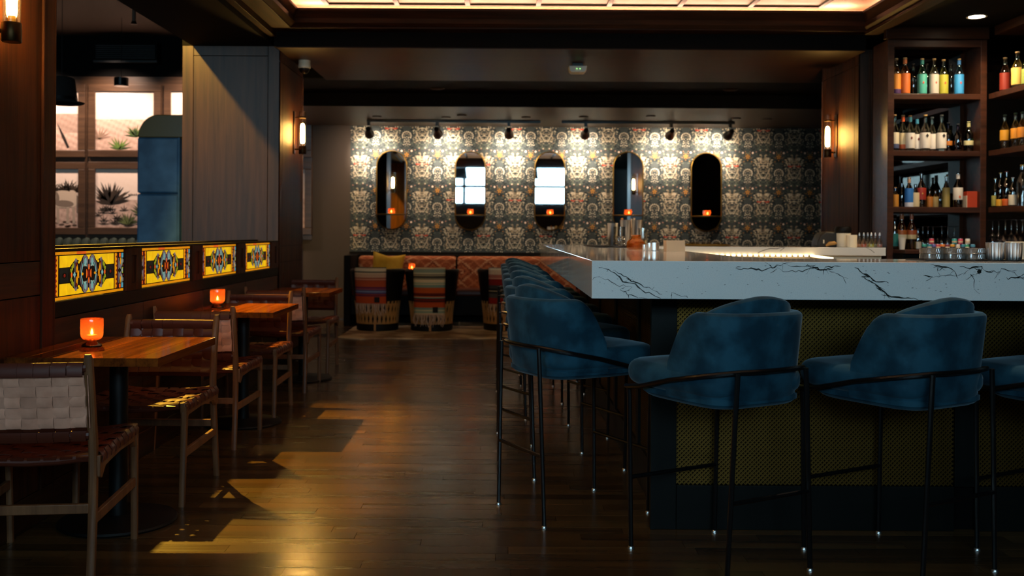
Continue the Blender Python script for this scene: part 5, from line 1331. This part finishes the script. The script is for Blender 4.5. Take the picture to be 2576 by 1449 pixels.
for px, py, r_, h, lbl in ((1621, 631, .013, .038, 'narrow steel jigger at the left of three'), (1634, 631, .020, .048, 'wider steel jigger in the middle of three'), (1647, 631, .027, .050, 'widest steel jigger at the right of three')):
    o = MB().lathe([(0, 0), (r_*.9, 0), (r_, .003), (r_, h), (r_-.002, h), (r_-.002, .006), (0, .006)], 22).build('jigger', 'steel', None, onbar(px, py)); tag(o, lbl, 'jigger', 'steel jiggers beside the decanter')
p = onbar(1700, 633); t = thing('napkin_stack', 'stack of tan cocktail napkins on the bar', 'napkins', (p[0], p[1]+.055, ZB+.0003))
for k in range(16):
    r1, r2, r3 = (random.uniform(-.0012, .0012) for _ in range(3)); bx('napkin', -.055+r1, .055+r1, -.055+r2, .055+r2, k*.0041, k*.0041+.0036, 'napkin', t)
# round tray with small glasses on the rear counter
p = onz(1712, 615, ZB); t = thing('bar_tray', 'round brass tray on the rear counter beyond the napkins', 'tray', (p[0], 8.45, ZB+.0003))
MB().lathe([(0, 0), (.19, 0), (.20, .004), (.203, .018), (.199, .018), (.19, .006), (0, .006)], 36).build('tray_dish', 'brass', t)
for k in range(7):
    a = 2*math.pi*k/7; o = MB().lathe([(0, 0), (.024, 0), (.027, .028), (.0255, .028), (.022, .004), (0, .004)], 14).build('small_glass', 'clear_glass', None, (p[0]+.12*math.cos(a), 8.45+.12*math.sin(a), ZB+.0068)); tag(o, 'little clear glass standing on the round brass tray', 'glass', 'little glasses on the round tray')
# rear counter, right
def onrear(px, y): return (at(px, 600, y)[0], y, ZB+.0004)
p = onrear(2078, 8.5); t = thing('bar_toaster', 'dark grey rounded appliance at the end of the rear counter', 'appliance', p)
MB().prism([(-.10, 0), (.12, 0), (.12, .09), (.09, .125), (-.03, .13), (-.075, .10), (-.10, .04)], lambda u, v, a: (u, a, v), -.09, .09).build('housing', 'grey_plastic', t, bevel=.012)
bx('label', -.055, -.045, -.094, -.091, .03, .06, 'cream_plastic', t)
o = MB().tube([(0, 0, 0), (.03, 0, .02), (.07, 0, .025), (.09, 0, .02)], [.008, .016, .016, .006], 8).build('wooden_brush', cmat('#a87a3a'), None, onrear(2078, 8.33)); o.location.z += .01; tag(o, 'tan wooden brush lying before the dark appliance', 'brush')
p = onrear(2121, 8.42); t = thing('ice_bucket', 'cream round container with black bag liner on the rear counter', 'container', p)
MB().lathe([(0, 0), (.054, 0), (.058, .004), (.062, .118), (.060, .118), (.055, .008), (0, .008)], 24).build('container_body', 'cream_plastic', t)
MB().lathe([(.058, .11), (.066, .122), (.070, .15), (.060, .172), (.048, .158), (.05, .12)], 18).build('bag_liner', 'leather_black', t)
o = MB().lathe([(0, 0), (.042, 0), (.044, .004), (.045, .10), (.044, .103), (.0, .103)], 24).build('cream_canister', 'cream_plastic', None, onrear(2142, 8.27)); tag(o, 'smaller cream canister in front of the lined container', 'canister')
for i, (px, c) in enumerate(((2162, '#c88a5a'), (2173, '#c85a3a'), (2183, '#b89a6a'), (2192, '#b8b03a'), (2202, '#a8a05a'), (2213, '#a86a5a'))):
    yb = 8.33 if i % 2 else 8.42; p = onrear(px, yb); t = thing('dasher_bottle', 'small glass dasher bottle on the rear counter, %s from the left' % ['first', 'second', 'third', 'fourth', 'fifth', 'sixth'][i], 'bottle', p, 0, 'dasher bottles on the rear counter')
    MB().lathe([(0, 0), (.022, 0), (.025, .006), (.024, .030), (.011, .060), (.008, .075), (.008, .100), (.0, .100)], 16).build('bottle_body', 'clear_glass', t)
    MB().lathe([(0, .003), (.021, .003), (.022, .026), (0, .026)], 14).build('bitters', cmat(c), t)
    MB().lathe([(.0085, .098), (.0085, .112), (.003, .125), (0, .125)], 12).build('dasher_top', 'steel', t)
# front counter, right: cut glass dishes and steel cups on a mat
o = bx('bar_mat', -.36, .36, -.10, .10, 0, .004, 'leather_black'); p = onbar(2500, 655); o.location = (p[0]-.0, 4.24, ZB+.0002); tag(o, 'black rubber bar mat at the right under the glass dishes', 'mat')
ash = None
for i, px in enumerate((2343, 2396, 2448)):
    for j in range(2):
        x = at(px, 640, 4.24)[0]; t = thing('cut_glass_dish', 'low cut-glass dish, %s of the %s layer, at the right of the bar' % (['left', 'middle', 'right'][i], ['bottom', 'top'][j]), 'dish', (x, 4.24, ZB+.0045+j*.0245), .2*j, 'cut glass dishes on the bar')
        MB().lathe([(0, 0), (.042, 0), (.045, .003), (.0455, .024), (.042, .024), (.036, .008), (0, .006)], 32).build('dish_body', 'cut_glass', t)
        fm = MB()
        for k in range(32):
            a = 2*math.pi*k/32; fm.obox((.0462*math.cos(a), .0462*math.sin(a), .003), (.0462*math.cos(a+.1), .0462*math.sin(a+.1), .022), .003, .0022)
        stuff(fm.build('cut_ribs', 'cut_glass', t, smooth=False))
for px, lbl in ((2503, 'fluted steel cup left of the pair at the right of the bar'), (2549, 'fluted steel cup right of the pair at the right of the bar')):
    x = at(px, 640, 4.21)[0]; mb_ = MB(); n = 40
    prof = [(.030, 0), (.0315, .004), (.0365, .070), (.0375, .073), (.0345, .073), (.029, .006), (0, .006)]
    vs = []
    for r_, z in prof:
        for k in range(n): a = 2*math.pi*k/n; q = r_*(1+(.04 if k % 2 else -.04)*(0 < z < .07)); vs.append((q*math.cos(a), q*math.sin(a), z))
    mb_.add(vs, [(i*n+k, i*n+(k+1) % n, (i+1)*n+(k+1) % n, (i+1)*n+k) for i in range(len(prof)-1) for k in range(n)]+[tuple(range(n))[::-1]])
    o = mb_.build('steel_cup', 'steel', None, (x, 4.21, ZB+.0045), angle=.3); tag(o, lbl, 'cup', 'fluted steel cups on the bar')
x, z = at(2556, 608, 6.2); o = bx('menu_box', -.05, .09, -.04, .04, 0, z-.985, 'cream_plastic', None, .004); o.location = (x, 6.2, .985); tag(o, 'cream box standing behind the steel cups at the right edge', 'box')
wk = thing('well_counter', 'low steel work counter inside the bar well', 'counter', (3.35, 6.2, 0))
bx('work_top', -.25, .66, -.62, .9, .955, .985, 'steel', wk, .003); bx('cabinet', -.22, .64, -.6, .88, 0, .954, 'bar_paint', wk)

# ------------------------------------------------------------------ side room beyond the partition
def leafpoly(mb_, x, z, L, w, a, c, y):
    d = (math.cos(a), math.sin(a)); nrm = (-d[1], d[0])
    pts = [(x-nrm[0]*w*.5, z-nrm[1]*w*.5), (x+d[0]*L*.45-nrm[0]*w*.6, z+d[1]*L*.45-nrm[1]*w*.6), (x+d[0]*L, z+d[1]*L), (x+d[0]*L*.45+nrm[0]*w*.6, z+d[1]*L*.45+nrm[1]*w*.6), (x+nrm[0]*w*.5, z+nrm[1]*w*.5)]
    pts = [(min(.415, max(-.415, p)), min(.415, max(-.415, q))) for p, q in pts]
    mb_.add([(p, y, q) for p, q in pts], [(0, 1, 2, 3, 4)], c)
def agave(mb_, x, z, s, n, c0, c1, y, rr_):
    for k in range(n):
        a = math.pi*(.06+.88*k/(n-1))+rr_.uniform(-.08, .08); leafpoly(mb_, x, z, s*rr_.uniform(.75, 1.05), s*.11, a, mixc(c0, c1, rr_.random()), y-.0004*rr_.randint(1, 3))
def picture(col_, row_, px0, py0, label):
    x0, z1 = at(px0, py0, YB-.05); s_ = 147/F*(YB-.05); t = thing('framed_picture', label, 'picture', (x0+s_/2, YB-.03, z1-s_/2), 0, 'framed desert photographs')
    h = s_/2; fw = .10
    for (a, b, c, d) in ((-h-fw, h+fw, h, h+fw), (-h-fw, h+fw, -h-fw, -h), (-h-fw, -h, -h, h), (h, h+fw, -h, h)): bx('frame_bar', a, b, -.03, .03, c, d, 'shelf_wood' if 0 else 'frame_wood', t, .006)
    rr_ = random.Random(col_*10+row_); mb_ = MB(); n = 40
    sky, gr0, gr1 = hx('#f2d8c8'), hx('#dcb8a6'), hx('#9a7868')
    hz = {(0, 0): .25, (1, 0): .05, (2, 0): -.3, (3, 0): -.1, (0, 1): .0, (1, 1): -.05, (2, 1): 0, (3, 1): 0}[(col_, row_)]
    def cf(u, v):
        x, z = (u-.5)*2, (v-.5)*2
        q = math.sin(x*13+z*29)*.5+math.sin(x*37-z*19)*.3+rr_.uniform(-.35, .35)
        if z > hz: return mixc(sky, hx('#e8c8b0'), max(0, min(1, .3+.15*q-.3*(z-hz))))
        d = min(1, (hz-z)/1.2); c = mixc(gr0, gr1, max(0, min(1, .25+.35*d+.3*q)))
        if (col_, row_) == (0, 0) and x > z*-.9+.1+.1*q and z > -.4: c = mixc(c, hx('#5a4438'), .45)
        return c
    mb_.grid(lambda u, v: ((u-.5)*2*h, -.005, (v-.5)*2*h), n, n, cf)
    G0, G1 = hx('#26331c'), hx('#5a7038'); D0, D1 = hx('#1f1712'), hx('#4a382a')
    if (col_, row_) == (1, 0):
        agave(mb_, .16, -.22, .19, 15, G0, G1, -.006, rr_); agave(mb_, -.08, -.40, .20, 9, G0, hx('#6f8a3c'), -.006, rr_); agave(mb_, -.36, -.26, .18, 9, hx('#8a6f5a'), gr1, -.006, rr_)
    if (col_, row_) == (0, 0): leafpoly(mb_, .27, -.38, .40, .035, 2.0, D0, -.006)
    if (col_, row_) == (1, 1):
        agave(mb_, -.20, -.08, .34, 21, D0, D1, -.006, rr_); agave(mb_, .30, -.26, .26, 15, hx('#2a2c18'), hx('#6a7040'), -.0075, rr_); agave(mb_, .05, -.36, .2, 11, hx('#2a2c18'), hx('#6a7040'), -.008, rr_)
        for k in range(30): agave(mb_, rr_.uniform(-.38, .38), rr_.uniform(-.40, -.15), .1, 5, D0, hx('#3f3326'), -.0062, rr_)
        for k in range(14): mb_.add([(x+.05+k*.025, -.006, .04+z) for x, z in ((0, 0), (.02, 0), (.018, .02+.02*rr_.random()), (.004, .02))], [(0, 1, 2, 3)], D1)
    if (col_, row_) == (0, 1):     # a pale donkey grazing before dark scrub
        for k in range(9): agave(mb_, rr_.uniform(-.1, .40), rr_.uniform(.05, .15), .17, 9, D0, D1, -.006, rr_)
        GY, GP = hx('#7d6a5c'), hx('#cbb29c')
        def blob(x, z, rx, rz, c, y, a=0): mb_.add([(x+rx*math.cos(q)*math.cos(a)-rz*math.sin(q)*math.sin(a), y, z+rx*math.cos(q)*math.sin(a)+rz*math.sin(q)*math.cos(a)) for q in [2*math.pi*i/14 for i in range(14)]], [tuple(range(14))], c)
        for dx, lean in ((.05, -.01), (.11, .012), (.27, -.012), (.33, .015)): mb_.add([(dx-.034, -.0074, -.02), (dx+.034, -.0074, -.02), (dx+lean+.016, -.0074, -.20), (dx+lean+.020, -.0074, -.35), (dx+lean-.016, -.0074, -.35), (dx+lean-.014, -.0074, -.20)], [(0, 1, 2, 3, 4, 5)], mixc(GP, GY, .5))
        blob(.20, -.01, .20, .125, GP, -.0076, -.06); blob(.33, .0, .08, .12, GP, -.0077, .1); blob(.21, -.075, .14, .05, GY, -.0078, -.05); blob(.07, .02, .07, .10, GY, -.0079, .3)
        blob(-.01, .09, .07, .15, GP, -.0082, .6); blob(-.08, -.03, .05, .12, GP, -.0085, -.35); blob(-.10, -.12, .032, .05, GY, -.0087, -.35); blob(.01, .20, .014, .055, GY, -.0088, -.3)
        mb_.add([(.385, -.0079, .05), (.405, -.0079, .03), (.400, -.0079, -.20), (.385, -.0079, -.20)], [(0, 1, 2, 3)], GY)
        for k in range(40): blob(rr_.uniform(-.38, .38), rr_.uniform(-.40, -.28), rr_.uniform(.02, .05), .015, mixc(D1, gr1, rr_.random()), -.0064)
    me = bpy.data.meshes.new('print'); flat_build(mb_, 'photo_print', 'picture_print', t)
wood('frame_wood', hx('#3a281c'), hx('#553c2a'), .35, 'X')
lab = {(0, 0): 'framed photo of a desert track in the upper row, beside the hat lamp', (1, 0): 'framed photo of pale desert with two agaves, upper row', (2, 0): 'framed photo of pale sky partly behind the oak column, upper row', (3, 0): 'framed photo seen past the far side of the oak column, upper row',
       (0, 1): 'framed photo of a donkey before scrub, lower row', (1, 1): 'framed photo of dark spiky agaves, lower row', (2, 1): 'framed photo hidden behind the blue hooded booth, lower row', (3, 1): 'framed photo seen past the far side of the oak column, lower row'}
for cc in range(4):
    for r_ in range(2): picture(cc, r_, 50+cc*190, (230, 425)[r_], lab[(cc, r_)])
# rails between the frames
fg = struct(bx('trim_9', -7.1, -2.68, YB-.02, YB, at(300, 600, YB)[1], 3.42, 'frame_wood'))
# green channel-tufted banquette under the pictures
gb = thing('green_banquette', 'dark green channel-tufted banquette under the framed photographs', 'bench', (-4.9, 13.75, 0))
zg = at(250, 606, 13.6)[1]
bx('base', -2.2, 2.1, -.35, .3, 0, .42, 'dark_trim', gb); bx('seat', -2.2, 2.1, -.40, .1, .42, .50, 'green_velvet', gb, .02)
for k in range(34):
    x = -2.2+.126*(k+.5); MB().tube([(x, .05, .50), (x, .08, zg-.05), (x, .10, zg-.01), (x, .14, zg)], [.060, .062, .060, .045], 8).build('channel', 'green_velvet', gb)
# hooded booth in blue leather
yb_ = 11.0; xa, zs = at(345, 345, yb_); xb_, zt_ = at(457, 288, yb_)
hb = thing('hooded_booth', 'tall blue leather hooded booth end beside the oak column', 'booth', (xa, yb_, 0))
W_ = xb_-xa+.35; zseam = at(400, 487, yb_)[1]
for z0, z1 in ((.05, zseam-.004), (zseam+.004, zs)):
    bx('leather_panel', 0, .46, 0, .06, z0, z1, 'blue_leather', hb, .02)
bx('edge_piping', .455, .475, -.008, .06, .05, zs, 'blue_leather', hb, .006)
bx('side_body', .01, W_, .062, .9, 0, zs-.01, 'blue_leather', hb, .01)
R0 = zt_-zs; poly = [(0, 0)]+[(.22-.22*math.cos(math.pi/2*i/10), R0*math.sin(math.pi/2*i/10)) for i in range(1, 11)]+[(W_, R0), (W_, 0)]
MB().prism(poly, lambda u, v, a: (u, a, v+zs), .02, .9).build('hood', 'lamplit_hood_leather', hb, bevel=.01)
# hat-shaped pendant lamps
def hat(label, x, y, z, s=1.0):
    t = thing('hat_pendant', label, 'pendant lamp', (x, y, z), 0, 'black hat pendant lamps'); t.scale = (s, s, s)
    MB().lathe([(.0, .26), (.10, .262), (.125, .245), (.15, .03), (.16, .005), (.20, -.004), (.215, .006), (.215, .012), (.20, .004), (.165, .012), (.145, .03), (.12, .235), (.0, .25)], 32).build('hat_shade', 'dark_fabric', t, angle=1.2)
    MB().lathe([(.1465, .03), (.150, .032), (.147, .065), (.1435, .065)], 32).build('hat_band', 'leather_black', t)
    MB().tube([(0, 0, .26), (0, 0, (4.0-z)/s)], .003, 6).build('cord', 'black_metal', t)
    return t
xh, zh = at(155, 260, 10.0); hat('black hat-shaped pendant lamp hanging before the photographs', xh, 10.0, zh)
hat('black hat-shaped pendant lamp by the street window, left one', -1.22, -1.6, 2.86, 1.35); hat('black hat-shaped pendant lamp by the street window, right one', 1.18, -1.6, 2.86, 1.35)
# ceiling spot can and vent
xs_, zs_ = at(305, 217, 12.9); t = thing('ceiling_spot', 'black cylinder spotlight hanging above the agave photograph', 'spotlight', (xs_, 12.9, zs_))
MB().lathe([(.0, .0), (.085, .0), (.09, .005), (.09, .11), (.0, .115)], 24).build('spot_can', 'black_metal', t)
MB().tube([(0, 0, .11), (0, 0, 4.0-zs_)], .004, 8).build('stem', 'black_metal', t)
xv0, zv0 = at(235, 155, 13.9); xv1, zv1 = at(395, 106, 13.9)
t = thing('air_vent', 'dark rectangular air vent high on the black wall above the photographs', 'vent', ((xv0+xv1)/2, 14.05, zv0))
hw = (xv1-xv0)/2; hh = zv1-zv0
bx('duct_box', -hw, hw, -.14, .02, .0, hh, 'black_paint', t, .004); bx('lower_lip', -hw, hw, -.16, -.14, -.01, .02, 'grey_plastic', t)
for k in range(7): bx('louvre', -hw+.03, hw-.03, -.15, -.142, .05+k*(hh-.08)/7, .062+k*(hh-.08)/7, 'grey_plastic', t)
t = thing('sprinkler_pipe', 'thin ceiling pipe drop with sprinkler head at the upper left', 'pipe', (at(337, 40, 9.5)[0], 9.5, 4.0))
zp = at(337, 62, 9.5)[1]-4.0
MB().tube([(0, 0, 0), (0, 0, zp+.03)], .018, 10).build('pipe', 'plain_wall', t); MB().lathe([(.0, zp), (.03, zp+.004), (.022, zp+.03), (0, zp+.03)], 14).build('sprinkler_head', 'bronze', t)
